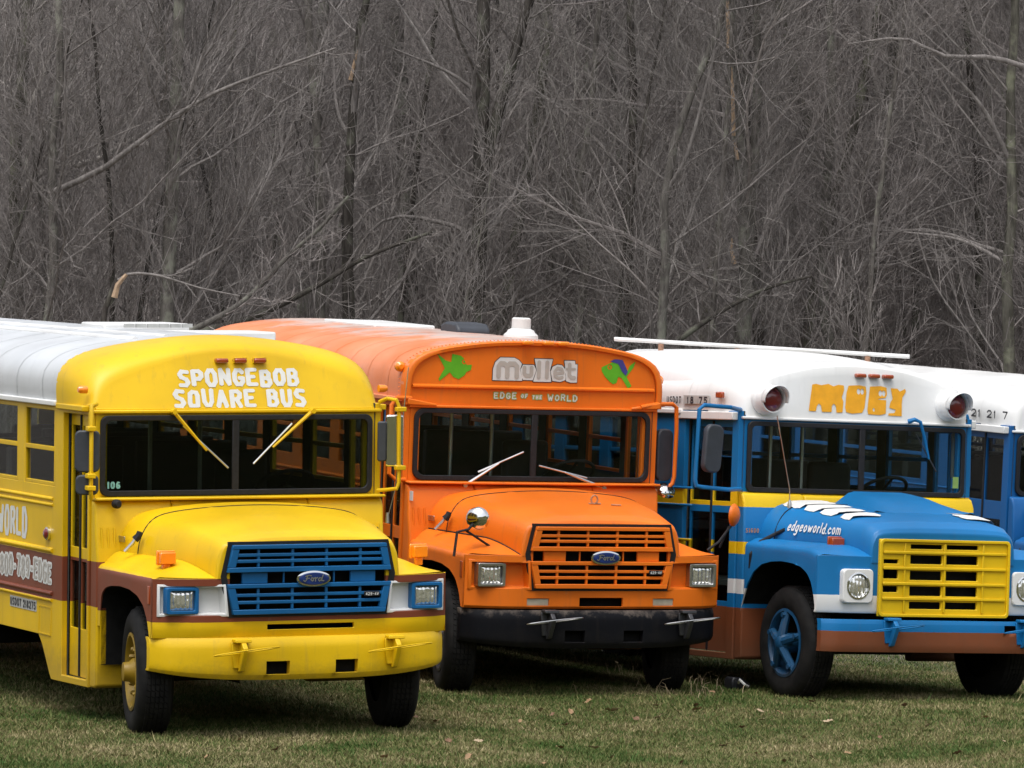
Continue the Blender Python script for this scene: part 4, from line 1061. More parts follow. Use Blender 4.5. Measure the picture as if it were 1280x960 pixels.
    for x, z in ((-1.22, 2.70), (1.225, 2.63)):
        m = MB(); m.lathe([(.045, 0), (.045, .03), (.02, .05)], 14, 'y'); m.v = [(a + x, .10 - b, c + z) for a, b, c in m.v]; m.build('marker_light', 'amber', r)
    bumper(r, 'bumper_black', -1.50, 1.17, .46, .775, [(-.33, -.15, .515, .61), (.21, .39, .515, .61)], .19, 3.2, .05)
    tow_hooks(r, (-.49, .78), -1.50, .70, 'darkmetal', 'metal')
    for a, b in ((-.66, -.46), (.50, .69)):
        f = MB(); f.box(a, b, -1.425, -1.40, .812, .872); f.build('fog_lamp', 'fog', r, bevel=.004)
    wiper(r, (-.64, -.06, 1.71), (-.33, -.06, 1.90), (-.52, -.055, 1.825), (-.10, -.055, 2.0), 'metal', -.05)
    wiper(r, (.67, -.06, 1.70), (.30, -.06, 1.83), (.51, -.055, 1.785), (.05, -.055, 1.885), 'metal', -.05)
    # fender spotting mirrors
    for ball, feet, mat in (((-1.02, -1.18, 1.51), [(-1.10, -1.18, 1.42), (-1.21, -1.2, 1.40), (-1.24, -1.22, 1.20)], 'chrome'), ((1.35, -1.2, 1.56), [(1.33, -1.19, 1.47), (1.22, -1.19, 1.33), (1.12, -1.18, 1.26)], 'orange')):
        m = MB(); m.tube([ball] + feet, .012, 8); s = 1 if ball[0] > 0 else -1
        m.tube([(feet[0][0] - .02, feet[0][1], feet[0][2] - .01), (ball[0] + (.16 if s < 0 else -.10), -1.15, 1.265 if s < 0 else 1.28)], .010, 8)
        mo = m.build('crossview_mirror', 'rubber', r)
        k = MB(); k.lathe([(.002, -.045), (.04, -.040), (.075, -.022), (.098, 0), (.095, .012), (.002, .016)], 24, 'y'); k.xf(Matrix.Translation(ball) @ Matrix.Rotation(R(-35 if s < 0 else 40), 4, 'Z')); k.build('mirror_dish', mat, mo, smooth=60)
    m = MB(); m.tube([(1.0, -.05, 2.40), (1.18, -.02, 2.43), (1.34, .02, 2.43), (1.385, .03, 2.40), (1.395, .03, 2.2), (1.39, .03, 1.80), (1.375, .03, 1.74), (1.33, .03, 1.70)], .019, 10); mb = m.build('mirror_bracket', 'orange', r)
    h = MB(); h.prism(rpoly(-.085, .085, -.225, .225, .06), 'y', -.03, .03); h.xf(Matrix.Translation((1.30, .08, 1.985)) @ Matrix.Rotation(R(15), 4, 'Z')); h.build('mirror_head', 'mirbk', mb, bevel=.012)
    k = MB(); k.lathe([(.002, -.05), (.05, -.04), (.085, -.015), (.09, .01), (.002, .02)], 20, 'y'); k.xf(Matrix.Translation((1.31, .03, 1.68)) @ Matrix.Rotation(R(-50), 4, 'X')); k.build('mirror_dish', 'chrome', mb, smooth=60)
    m = MB(); m.tube([(-1.15, -.02, 2.44), (-1.30, -.05, 2.44), (-1.34, -.05, 2.38), (-1.34, -.05, 1.80), (-1.28, -.05, 1.75), (-1.18, -.02, 1.75)], .019, 10); m.build('mirror_bracket', 'orange', r)
    # hood ornament remains, hinge
    o_ = MB(); o_.tube([(.13 + .03 * math.cos(a), -1.0, 1.665 + .035 * math.sin(a)) for a in [2 * math.pi * k / 14 for k in range(14)]], .007, 6, closed=True)
    o_.tube([(.08, -1.0, 1.632), (.19, -1.0, 1.632)], .006, 6); o_.build('hood_loop', 'rust', r); o_ = MB(); o_.tube([(.28, -1.02, 1.624), (.37, -1.02, 1.622)], .006, 6); o_.build('hood_bracket', 'rust', r)
    wp = MB(); wp.box(-1.185, -1.178, .01, .08, 1.58, 1.66); wp.v = [(x + .02, y - .17, z) for x, y, z in wp.v]; wp.build('sticker', 'letter_white', r)
    # roof things
    b = MB(); zr = 2.935
    b.lathe([(.155, zr), (.15, zr + .03), (.125, zr + .05), (.115, zr + .07), (.085, zr + .085), (.082, zr + .17), (.07, zr + .18)], 24, 'z', (.30, .95, 0)); b.build('roof_beacon', 'white', r, smooth=40)
    v = MB(); v.loft([[(x, 2.05 + y_, z) for y_, z in ((-.20, 2.88), (-.20, 2.97), (-.14, 3.02), (.08, 3.03), (.18, 3.0), (.20, 2.88))] for x in (.10, .13, .39, .42)], caps=True); v.build('roof_vent', 'mirbk', r, bevel=.02)
    h = MB(); h.box(-.25, .35, 2.9, 4.1, 2.90, 2.965); h.build('roof_hatch', 'white', r, bevel=.015)
    return r

# ---- blue bus
def blue_bus():
    r = bus_root('school_bus', POSES['B'], 'blue school bus with white roof cap, yellow grille and yellow stripes', 'bus')
    P = dict(side='b_side', front='b_front', plain='blue', roof='white', gut='white', gut0=.9, roof0=.45, ws='wglass', wframe='blue', door='b_side', door0=.10, door1=.86, winfrom=.9, doorz=(.80, 1.56, 1.66, 2.30), wsr=.05, div=.045,
             rails=((1.76, .012), (1.61, .012), (1.31, .014), (1.0, .014), (.755, .012)))
    P['prof'] = [(1.23, 2.44), (1.24, 2.56), (1.215, 2.66), (1.12, 2.745), (.9, 2.82), (.46, 2.885), (0, 2.91)]
    bus_body(r, P); intl_nose(r, P); wheels(r, 'spoke', 'rim_blue', steer=-3)
    A = [(1.105, 2.385), (1.08, 2.52), (1.02, 2.63), (.90, 2.705), (.72, 2.765), (.40, 2.83), (0, 2.858)]
    Bp = [(1.225, 2.40)] + P['prof'][1:]
    _, yf = dome(r, 'roof_cap', A, Bp, -.01, .47, 'white', .10)
    lip = MB(); lip.box(-1.17, 1.17, -.03, .05, 2.372, 2.396); lip.build('cap_lip', 'white', r, bevel=.008)
    for s in (-1, 1): eb = MB(); eb.box(s * 1.19, s * 1.25, .02, .95, 2.36, 2.43); eb.build('eave_strip', 'white', r, bevel=.008)
    # letters of the name
    def px(x, y): return (-.47 + (x - 200) * .002055, 2.70 - (y - 235) * .00172 + (x - 200) * .000015)
    pp = lambda L: [px(*q) for q in L]
    Mm = pp([(205, 240), (225, 236), (250, 242), (285, 234), (310, 246), (335, 237), (362, 240), (362, 265), (350, 300), (358, 322), (352, 376), (322, 378), (320, 345), (310, 332), (300, 345), (298, 376), (250, 376), (246, 345), (236, 334), (226, 348), (220, 374), (185, 373)])
    Oo = pp([(385, 240), (440, 236), (470, 242), (474, 270), (462, 350), (450, 375), (400, 381), (370, 374), (366, 350), (374, 275)])
    Bb = pp([(492, 241), (545, 237), (575, 244), (576, 280), (568, 296), (540, 300), (528, 306), (572, 308), (568, 376), (540, 384), (480, 382), (476, 360)])
    Yy = pp([(596, 246), (630, 248), (640, 262), (655, 255), (668, 246), (672, 262), (654, 290), (650, 320), (648, 387), (580, 385), (582, 374), (612, 372), (618, 355), (586, 345), (592, 320), (604, 300)])
    def eyes(X, Z, L):
        d = np.full(X.shape, 9.0)
        for x, y in L: c = px(x, y); d = np.minimum(d, sd_ell(X, Z, c[0], c[1], .017, .026))
        return d
    E_ = [(434, 268), (452, 268), (543, 274), (560, 274)]; H_ = [(508, 358)]
    def fld(X, Z):
        d = np.full(X.shape, 9.0)
        for p in (Mm, Oo, Bb, Yy): d = np.minimum(d, sd_poly(X, Z, p))
        return np.maximum(d, -np.minimum(eyes(X, Z, E_), eyes(X, Z, H_) + .006))
    sheet('name_lettering', fld, (-.53, .53, 2.41, 2.74), .004, lambda u, v: (u, yf(v) - .005, v), 'letter_orange', r)
    clearance(r, (.025, .165, .305), yf(2.79), 2.785, 'dkamber')
    for s, x in ((-1, -.945), (1, .935)):
        m = MB(); m.lathe([(.135, .02), (.135, -.03), (.118, -.05), (.118, -.16), (.108, -.16), (.108, -.08)], 30, 'y', (x, yf(2.55), 2.55), caps=False); so = m.build('stop_lamp', 'white', r, smooth=40)
        l = MB(); l.lathe([(.109, -.09), (.10, -.115), (.07, -.138), (.03, -.148), (.005, -.15)], 26, 'y', (x, yf(2.55) - .02, 2.55)); l.build('lamp_lens', 'red', so, smooth=60)
        v = MB(); rings = []
        for y_ in (-.14, -.26):
            rings.append([(x + (.118 + (.004 if y_ < -.2 else 0)) * math.cos(R(a)), yf(2.55) + y_ + (.0 if y_ > -.2 else .05 * (1 - math.sin(R(max(0, min(180, a)))))) , 2.55 + .118 * math.sin(R(a))) for a in range(-15, 196, 10)])
        v.loft(rings, closed=False); v.build('lamp_visor', 'white', so, solid=.005)
    lamp_box(r, 'turn_signal', -.92, -.775, -1.12, 1.295, 1.405, 'dkamber')
    us_b = bumper(r, 'b_bump', -1.495, 1.17, .455, .725, [(.60, .77, .625, .69)], .03, 8, .0, .012)
    tow_hooks(r, (-.545, .78), -1.50, .66, 'blue', 'blue')
    # grey rear-view mirrors on tube loops
    def loop(name, pts, mat, rr=.019): m = MB(); m.tube(pts, rr, 10); return m.build(name, mat, r)
    mb = loop('mirror_bracket', [(-1.17, .02, 2.45), (-1.45, -.28, 2.465), (-1.72, -.30, 2.475), (-1.765, -.30, 2.44), (-1.785, -.30, 1.84), (-1.77, -.30, 1.79), (-1.72, -.30, 1.78), (-1.45, -.28, 1.765), (-1.17, -.02, 1.77)], 'blue')
    h = MB(); h.prism(rpoly(-.095, .095, -.205, .205, .07), 'y', -.03, .03); h.xf(Matrix.Translation((-1.65, -.34, 2.11)) @ Matrix.Rotation(R(4), 4, 'Y') @ Matrix.Rotation(R(10), 4, 'Z')); h.build('mirror_head', 'mirbk', mb, bevel=.015, seg=3)
    mb = loop('mirror_bracket', [(1.12, .05, 2.46), (1.20, .2, 2.49), (1.265, .2, 2.47), (1.29, .2, 2.40), (1.305, .2, 1.86), (1.285, .2, 1.80), (1.24, .2, 1.785), (1.13, .05, 1.78)], 'blue')
    h = MB(); h.prism(rpoly(-.045, .045, -.205, .205, .02), 'y', -.03, .03); h.xf(Matrix.Translation((1.185, .22, 2.12)) @ Matrix.Rotation(R(10), 4, 'Z')); h.build('mirror_head', 'mirlt', mb, bevel=.012)
    wp = MB(); wp.tube([(.50, -.04, 2.40), (.54, -.08, 2.42), (.60, -.08, 2.40), (.66, -.06, 2.27), (.72, -.05, 2.08)], .022, 8, .010); wo = wp.build('wiper_arm', 'blue', r)
    wb = MB(); wb.tube([(.58, -.05, 2.29), (.80, -.05, 1.97)], .006, 6); wb.build('wiper_blade', 'darkmetal', wo)
    a = MB(); a.tube([(-.81, -.25, 1.62), (-.815, -.25, 1.78), (-.965, -.25, 2.41)], .0045, 5); a.lathe([(.02, 1.60), (.02, 1.65), (.01, 1.69)], 10, 'z', (-.81, -.25, 0)); a.build('antenna', 'metal', r)
    # hood lettering
    def hood_xyz(y, q):
        """point on the hood's side slope: q=0 lower shoulder, q=1 top edge"""
        ks = [(-.10, (.90, 1.60), (.74, 1.665)), (-.50, (.84, 1.57), (.72, 1.625)), (-1.0, (.755, 1.52), (.67, 1.57)), (-1.32, (.715, 1.455), (.64, 1.52))]
        for (ya, a1, a2), (yb, b1, b2) in zip(ks, ks[1:]):
            if yb <= y <= ya or yb == -1.32:
                t = (ya - y) / (ya - yb)
                if t > 1.001 and yb != -1.32: continue
                lo = (a1[0] + (b1[0] - a1[0]) * t, a1[1] + (b1[1] - a1[1]) * t); hi = (a2[0] + (b2[0] - a2[0]) * t, a2[1] + (b2[1] - a2[1]) * t)
                return lo, hi
    ht = layout('MOBY', .14, 1.10, .06, .94, .060, .22, .04, 2)
    for s in (-1, 1):
        def hm(u, v, s=s):
            y = -u if s < 0 else -(1.28 - u)
            lo, hi = hood_xyz(y, v); top = (.38, hi[1] + .022)
            # v 0..1 runs from the shoulder edge across the top
            a_, b_ = (Vector(lo).lerp(Vector(hi), .45), Vector(hi)) if v < .35 else (Vector(hi), Vector(hi).lerp(Vector(top), .95))
            q = a_.lerp(b_, v / .35 if v < .35 else (v - .35) / .65); bow = .012 + .010 * math.sin(math.pi * min(1, max(0, v)))
            return (s * (q.x + .010), y, q.y + bow)
        sheet('hood_lettering', lambda X, Z: np.where(True, sd_seg(X * 1.0, Z * .35, [(a, b * .35, c, d * .35, .050) for a, b, c, d, e in ht], .5), 9), (.12, 1.2, -.05, 1.05), .012, hm, 'letter_white', r)
    wt = layout('edgeoworld.com', .43, 1.06, 1.425, 1.515, .0060, .22, .05, 3)
    def wm(u, v):
        ks = [(-.10, .985, .93), (-.50, .918, .865), (-1.0, .80, .77), (-1.32, .74, .725)]
        y = -u
        for (ya, l0, h0), (yb, l1, h1) in zip(ks, ks[1:]):
            if y >= yb - 1e-6: t = (ya - y) / (ya - yb); break
        lo, hi = l0 + (l1 - l0) * t, h0 + (h1 - h0) * t
        k = (v - 1.43) / .12
        return (-(lo + (hi - lo) * max(-.3, min(1.2, k)) + .012), y, v - .03 * (u - .34) + .01)
    sheet('side_lettering', lambda X, Z: sd_seg(X, Z, wt), (.40, 1.09, 1.36, 1.58), .004, wm, 'letter_white', r)
    bt = layout('S1600', -.01, .10, 1.40, 1.44, .004); 
    sheet('model_badge', lambda X, Z: sd_seg(X, Z, bt), (-.02, .11, 1.39, 1.45), .003, lambda u, v: (-1.155 + u * 1.2, -.128, v), 'rust', r)
    # registration number on the eave
    X0 = -1.245
    pt = MB(); pt.box(X0 - .006, X0 - .001, .42, .86, 2.492, 2.565); pt.build('number_patch', 'patch_grey', r)
    n1 = layout('USDOT', -1.15, -.90, 2.492, 2.555, .006, .35); n2 = layout('18 75', -.80, -.45, 2.492, 2.555, .007, .4)
    sheet_side('side_number', lambda X, Z: sd_seg(X, Z, n1 + n2), (-1.18, -.42, 2.48, 2.57), 'letter_black', r, X0, .003, .008)
    m = MB(); m.box(-1.27, -1.235, .18, .29, 2.545, 2.60); m.build('marker_light', 'dkamber', r, bevel=.01)
    rx_ = [a for a, b in P['prof'][::-1]]; rz_ = [b for a, b in P['prof'][::-1]]
    dk = MB(); dp = smoothpts([(x, 0, z) for x, z in half_to_full([(1.19, 2.68), (1.15, 2.83), (1.0, 2.93), (.5, 2.99), (0, 3.01)])], 30); rg_ = []
    for y_, k in ((.62, .0), (.75, .35), (.95, .7), (1.25, .92), (1.6, 1), (2.7, 1), (2.9, .85), (3.0, .4)): rg_.append([(p.x, y_ + (max(0, p.x + .75) * 1.5 if y_ > 2 else 0), (1 - k) * (float(np.interp(abs(p.x), rx_, rz_)) - .02) + k * p.z) for p in dp])
    dk.loft(rg_, closed=False); dk.build('roof_deck', 'white', r, smooth=60)
    # roof rack pipe on stubby posts
    a0, a1 = Vector((-.95, 2.66, 3.07)), Vector((.98, .72, 2.985))
    rk = MB(); d = (a1 - a0).normalized(); rk.tube([a0, a1], .019, 8); rk.build('roof_pipe', 'white', r)
    for t in (.16, .42, .64, .86):
        p = a0.lerp(a1, t); zr = 2.91 - .09 * abs(p.x) ** 2 - .0
        q = MB(); q.box(p.x - .018, p.x + .018, p.y - .018, p.y + .018, zr - .02, p.z - .02)
        q.box(p.x - .13, p.x + .04, p.y - .02, p.y + .02, zr - .006, zr + .012); q.build('rack_post', 'rust', r)
    dec = MB(); dec.box(1.0, 1.06, -.0135, -.0125, 1.83, 1.93); dec.build('inspection_sticker', 'letter_green', r)
    return r

# ---- plain blue bus at the right edge
def far_bus():
    r = bus_root('school_bus', POSES['D'], 'plain blue school bus with white roof cut off at the right edge behind the others', 'bus')
    P = dict(side='dkblue', front='dkblue', plain='dkblue', roof='white', gut='white', gut0=.9, roof0=.45, ws='wglass', wframe='dkblue', door='dkblue', door0=.10, door1=.86, winfrom=.9, doorz=(.80, 1.50, 1.68, 2.30), wsr=.08,
             rails=((1.76, .012), (1.61, .012), (1.31, .014)))
    P['prof'] = [(1.23, 2.44), (1.24, 2.56), (1.215, 2.66), (1.12, 2.745), (.9, 2.82), (.46, 2.885), (0, 2.91)]
    bus_body(r, P); intl_nose(r, P); wheels(r, 'spoke', 'dkblue')
    A = [(1.105, 2.385), (1.08, 2.52), (1.02, 2.63), (.90, 2.705), (.72, 2.765), (.40, 2.83), (0, 2.858)]
    _, yf = dome(r, 'roof_cap', A, [(1.225, 2.40)] + P['prof'][1:], -.01, .47, 'white', .10)
    lip = MB(); lip.box(-1.17, 1.17, -.03, .05, 2.372, 2.396); lip.build('cap_lip', 'white', r, bevel=.008)
    for s in (-1, 1): eb = MB(); eb.box(s * 1.19, s * 1.25, .02, .95, 2.36, 2.43); eb.build('eave_strip', 'white', r, bevel=.008)
    bumper(r, 'dkblue', -1.495, 1.17, .455, .725, [], .03, 8, .0, .012)
    X0 = -1.245
    n2 = layout('21 21 7', -.62, .03, 2.50, 2.58, .008, .3); sheet_side('side_number', lambda X, Z: sd_seg(X, Z, n2), (-.66, .06, 2.48, 2.60), 'letter_black', r, X0, .004, .008)
    # round horn / spot lamp on the cowl
    h = MB(); h.lathe([(.115, 0), (.115, -.05), (.095, -.055), (.085, -.02)], 24, 'y', (-.93, -.16, 1.56), caps=False); ho = h.build('spot_lamp', 'chrome', r)
    k = MB(); k.lathe([(.09, -.01), (.02, -.02)], 20, 'y', (-.93, -.16, 1.56)); k.build('lamp_face', 'black', ho)
    wiper(r, (-.75, -.06, 2.02), (-.55, -.06, 1.92), (-.9, -.06, 2.07), (-.5, -.06, 1.87), 'metal', -.05)
    return r
yellow_bus(); orange_bus(); blue_bus(); far_bus()

# ------------------------------------------------------------------ ground
def plane_of(pose):
    (loc, rt) = pose; yaw, pitch, roll = [R(a) for a in rt]
    M = Matrix.Rotation(yaw, 3, 'Z') @ Matrix.Rotation(pitch, 3, 'X') @ Matrix.Rotation(roll, 3, 'Y')
    return np.array(loc), np.array(M)
PL = [plane_of(p) for p in POSES.values()]
def sstep(a, b, x): t = np.clip((x - a) / (b - a), 0, 1); return t * t * (3 - 2 * t)
def terrain(x, y):
    x = np.asarray(x, float); y = np.asarray(y, float)
    num = np.full(x.shape, .02 * .06); den = np.full(x.shape, .02)
    for t, M in PL:
        dx, dy = x - t[0], y - t[1]
        lx = dx * M[0, 0] + dy * M[1, 0]; ly = dx * M[0, 1] + dy * M[1, 1]
        # clamp far from the bus
        lyc = np.clip(ly, -5, 9); lxc = np.clip(lx, -2.5, 2.5)
        p = [M[i, 0] * lxc + M[i, 1] * lyc for i in range(3)]
        z = t[2] + p[2] + M[2, 2] * .045
        wgt = np.exp(-(lx / 1.5) ** 2 / 2 - (np.clip(np.abs(ly - 2) - 6, 0, None) / 3) ** 2) + 1e-4
        num = num + wgt * z; den = den + wgt
    z = num / den
    z = z * (1 - sstep(50, 60, y)) + .35 * sstep(50, 60, y)
    hill = np.clip(y - 56, 0, None); z = z + .012 * hill + .105 * np.clip(y - 72, 0, None) * sstep(72, 100, y)
    f = np.clip((31 - y) / 31, 0, 1); k = f ** 1.7 * sstep(0, 1, f * 1.0 + .25)
    z = z * (1 - sstep(0, .6, f)) + 1.5 * k
    z = z + .36 * np.clip(-y - 4, 0, 60)  # unseen rise added behind the camera, dims glass reflections and light under the buses
    z = z + .38 * np.clip(np.abs(x) - 42, 0, 70)  # unseen side slopes added to dim window reflections and low sky light
    z = z + .02 * np.sin(x * 1.7 + y * .6) * np.sin(y * 1.1 - x * .4) * sstep(33, 35, y) * 0.5
    z = z + .5 * np.sin(x * .07 + 1) * sstep(60, 90, y) * np.sin(y * .05)
    return z
def ground_mat():
    m, t, b = nodes_of('meadow_and_leaf_litter'); co = objco(t)
    n1 = noise(t, co, .9, 5, .6); n2 = noise(t, co, 14, 5, .7)
    g = ramp(t, n1, [(.36, (.060, .075, .022)), (.52, (.11, .105, .045)), (.68, (.155, .125, .068))])
    g = mix(t, .6, g, ramp(t, n2, [(.3, (.45, .45, .45)), (.7, (1.2, 1.15, 1.05))]), 'MULTIPLY')
    lf = ramp(t, n2, [(.3, (.22, .195, .18)), (.6, (.36, .325, .30)), (.8, (.45, .41, .38))])
    sep = N(t, 'ShaderNodeSeparateXYZ'); t.links.new(co, sep.inputs[0])
    f = N(t, 'ShaderNodeMapRange'); f.inputs[1].default_value = 48; f.inputs[2].default_value = 57
    t.links.new(math_(t, 'ADD', sep.outputs[1], math_(t, 'MULTIPLY', n1, 3)), f.inputs[0])
    t.links.new(mix(t, f.outputs[0], g, lf), b.inputs['Base Color']); b.inputs['Roughness'].default_value = .95; b.inputs['Specular IOR Level'].default_value = .1
    bp = N(t, 'ShaderNodeBump'); bp.inputs['Strength'].default_value = .9; bp.inputs['Distance'].default_value = .06
    t.links.new(n2, bp.inputs['Height']); t.links.new(bp.outputs[0], b.inputs['Normal'])
    return m
gx = np.array(sorted(set([-400, -300, -220, -160, -120, -90, -70, -55, -45, -36, -30, -25, -21, -18, -15] + list(np.arange(-13, 13.01, .3)) + [15, 18, 21, 25, 30, 36, 45, 55, 70, 90, 120, 160, 220, 300, 400])))
gy = np.array(sorted(set([-160, -120, -90, -70, -50, -35, -25, -18, -12, -8, -4, 0, 4, 8, 12, 16, 20, 24, 28] + list(np.arange(30, 62, .3)) + list(np.arange(62, 110, 2)) + [115, 125, 140, 160, 180, 205, 235, 270, 320, 400, 500])))
GX, GY = np.meshgrid(gx, gy, indexing='ij'); GZ = terrain(GX, GY)
m = MB(); ny = len(gy)
m.add(np.stack([GX, GY, GZ], -1).reshape(-1, 3), [(i * ny + j, (i + 1) * ny + j, (i + 1) * ny + j + 1, i * ny + j + 1) for i in range(len(gx) - 1) for j in range(ny - 1)])
go = m.build('ground', ground_mat(), None, smooth=180, recalc=False); go['kind'] = 'structure'
def tz(x, y): return float(terrain(np.array([x]), np.array([y]))[0])

def mesh_np(name, verts, faces, mat, nper):
    me = bpy.data.meshes.new(name); nv, nf = len(verts), len(faces)
    me.vertices.add(nv); me.vertices.foreach_set('co', np.asarray(verts, np.float32).ravel())
    me.loops.add(nf * nper); me.loops.foreach_set('vertex_index', np.asarray(faces, np.int32).ravel())
    me.polygons.add(nf); me.polygons.foreach_set('loop_start', np.arange(0, nf * nper, nper, dtype=np.int32))
    me.update(calc_edges=True); me.validate()
    o = bpy.data.objects.new(name, me); col.objects.link(o); me.materials.append(mat); return o

def grass_mat():
    m, t, b = nodes_of('grass_blades'); co = objco(t)
    geo = N(t, 'ShaderNodeNewGeometry'); rp = geo.outputs['Random Per Island']
    n1 = noise(t, co, .75, 4, .6); n2 = noise(t, co, 3.5, 3, .6)
    s = math_(t, 'ADD', math_(t, 'MULTIPLY', n1, 1.0), math_(t, 'ADD', math_(t, 'MULTIPLY', math_(t, 'SUBTRACT', n2, .24), .42), math_(t, 'MULTIPLY', math_(t, 'SUBTRACT', rp, .5), .36)))
    c = ramp(t, s, [(.38, (.036, .084, .014)), (.55, (.092, .126, .032)), (.67, (.175, .168, .064)), (.80, (.28, .235, .12)), (.92, (.40, .33, .19))])
    t.links.new(c, b.inputs['Base Color']); b.inputs['Roughness'].default_value = .7; b.inputs['Specular IOR Level'].default_value = .2
    return m
rg = np.random.default_rng(11)
NB = 620000
yy = 33.2 + (51 - 33.2) * rg.random(NB) ** 1.5; xx = (rg.random(NB) * 2 - 1) * (yy * .118 + .9)
h = .014 + .026 * rg.random(NB) ** 2; tall = rg.random(NB) < .006; h[tall] *= 2.3
ang = rg.random(NB) * 2 * np.pi; wd = .003 + .004 * rg.random(NB)
lean = rg.normal(0, .6, (NB, 2)) * h[:, None]
zz = terrain(xx, yy) - .004
V = np.empty((NB, 3, 3), np.float32)
V[:, 0] = np.stack([xx - wd * np.cos(ang), yy - wd * np.sin(ang), zz], -1); V[:, 1] = np.stack([xx + wd * np.cos(ang), yy + wd * np.sin(ang), zz], -1)
V[:, 2] = np.stack([xx + lean[:, 0], yy + lean[:, 1], zz + h], -1)
o = mesh_np('grass', V.reshape(-1, 3), np.arange(NB * 3).reshape(-1, 3), grass_mat(), 3); o['kind'] = 'stuff'; o['label'] = 'short patchy green and straw grass under and before the buses'; o['category'] = 'grass'
# long dead straws beside the wheels and between the buses
straw = plain('dead_straw', (.36, .28, .17), .8, vary=.3)
m = MB()
for k in range(200):
    c_ = rnd.choice(((1.45, 41.9), (1.6, 43.2), (1.2, 44.5), (4.6, 44.6), (4.9, 45.4), (.9, 45.5), (3.2, 45.8), (2.2, 46.0)))
    x = c_[0] + rnd.gauss(0, .28); y = c_[1] + rnd.gauss(0, .5); z = tz(x, y); L = rnd.uniform(.05, .17); a = rnd.uniform(0, 6.28); l = rnd.uniform(.1, .7)
    p = Vector((x, y, z)); q = p + Vector((math.cos(a) * l, math.sin(a) * l, 1)) * L * .6; r_ = q + Vector((math.cos(a) * l * 2, math.sin(a) * l * 2, .3)) * L * .4
    m.tube([p, q, r_], .0035, 3, .0015, caps=False)
o = m.build('dead_straw', straw, None, smooth=0, recalc=False); o['kind'] = 'stuff'; o['label'] = 'thin dead straw tufts standing between the parked buses'; o['category'] = 'straw'
# fallen leaves
lm = [plain('dry_leaf_tan', (.28, .17, .085), .7, vary=.25, scale=40), plain('dry_leaf_brown', (.16, .085, .045), .7, vary=.3, scale=40), plain('dry_leaf_pale', (.36, .27, .17), .7, vary=.2, scale=40)]
def leaf_mesh(seed):
    r = random.Random(seed); m = MB(); n = 7; cols = []
    for i in range(n):
        t = i / (n - 1); wv = .5 * math.sin(math.pi * min(1, t * .93 + .06)) ** .7 * (.8 + .45 * (i % 2))
        cols.append([((t - .5), s * wv * .6, .10 * math.sin(t * 5 + seed) + abs(s) * (.22 + .1 * r.random()) * wv) for s in (-1, -.5, 0, .5, 1)])
    m.loft(cols, closed=False); m.tube([(-.5, 0, .02), (-.75, .05, .04)], .012, 4); return m
lo = [leaf_mesh(s) for s in (1, 2, 3)]
leaf_src = []
for i in range(3):
    o = lo[i].build('fallen_leaf', lm[i], None, smooth=60, recalc=False); leaf_src.append(o)
spots = []
for (u, v) in ((713, 893), (708, 909), (764, 891), (872, 890), (870, 885), (676, 891), (680, 958), (852, 957), (742, 938), (975, 894), (1015, 880), (952, 903), (946, 945), (928, 912), (822, 900), (700, 938), (795, 902), (1035, 905), (1232, 900), (1196, 945), (950, 892), (585, 950), (560, 930), (598, 930), (545, 905), (520, 900), (155, 948), (258, 950), (345, 940), (300, 928), (480, 950), (1100, 925), (1160, 910), (1060, 945), (905, 935), (1005, 925), (650, 905), (690, 897), (820, 885), (890, 868), (980, 955), (765, 950), (735, 880), (1130, 885), (1255, 930), (1015, 950)):
    a = (u - 640) / 6202.08; b_ = (480 - v) / 6202.08; c, s = math.cos(R(.763985)), math.sin(R(.763985))
    d = (a, c + b_ * s, -s + b_ * c)
    k = 38.0
    for it in range(30): k += (3.18535 + d[2] * k - tz(d[0] * k, d[1] * k)) / -d[2] * .7
    spots.append((d[0] * k, d[1] * k))
for i, (x, y) in enumerate(spots):
    src = leaf_src[i % 3]
    o = src if i < 3 else src.copy()
    if i >= 3: col.objects.link(o)
    s = rnd.uniform(.045, .085) * (1.6 if i < 4 else 1); o.scale = (s, s, s); o.location = (x, y, tz(x, y) + .022); o.rotation_euler = (rnd.uniform(-.5, .5), rnd.uniform(-.5, .5), rnd.uniform(0, 6.28))
    o['label'] = 'curled dry fallen leaf lying on the grass before the buses'; o['category'] = 'leaf'; o['group'] = 'fallen leaves on the grass'
# wheel block by the blue bus
blk = bpy.data.objects.new('wheel_chock', None); col.objects.link(blk)
bx_, by_ = 1.93, 42.55
blk.location = (bx_, by_, tz(bx_, by_)); blk.rotation_euler = (0, 0, R(28)); blk['label'] = 'dark wedge block lying on the grass behind the blue spoked wheel'; blk['category'] = 'wheel chock'
m = MB(); m.prism([(-.09, 0), (.10, 0), (.10, .04), (.02, .10), (-.07, .11), (-.09, .08)], 'y', -.07, .07); m.build('chock_body', 'black', blk, bevel=.015)
m = MB(); m.tube([(-.03, -.08, .06), (-.05, -.13, .09), (-.01, -.15, .05), (.04, -.12, .03)], .012, 6); m.build('chock_rope', 'letter_white', blk)

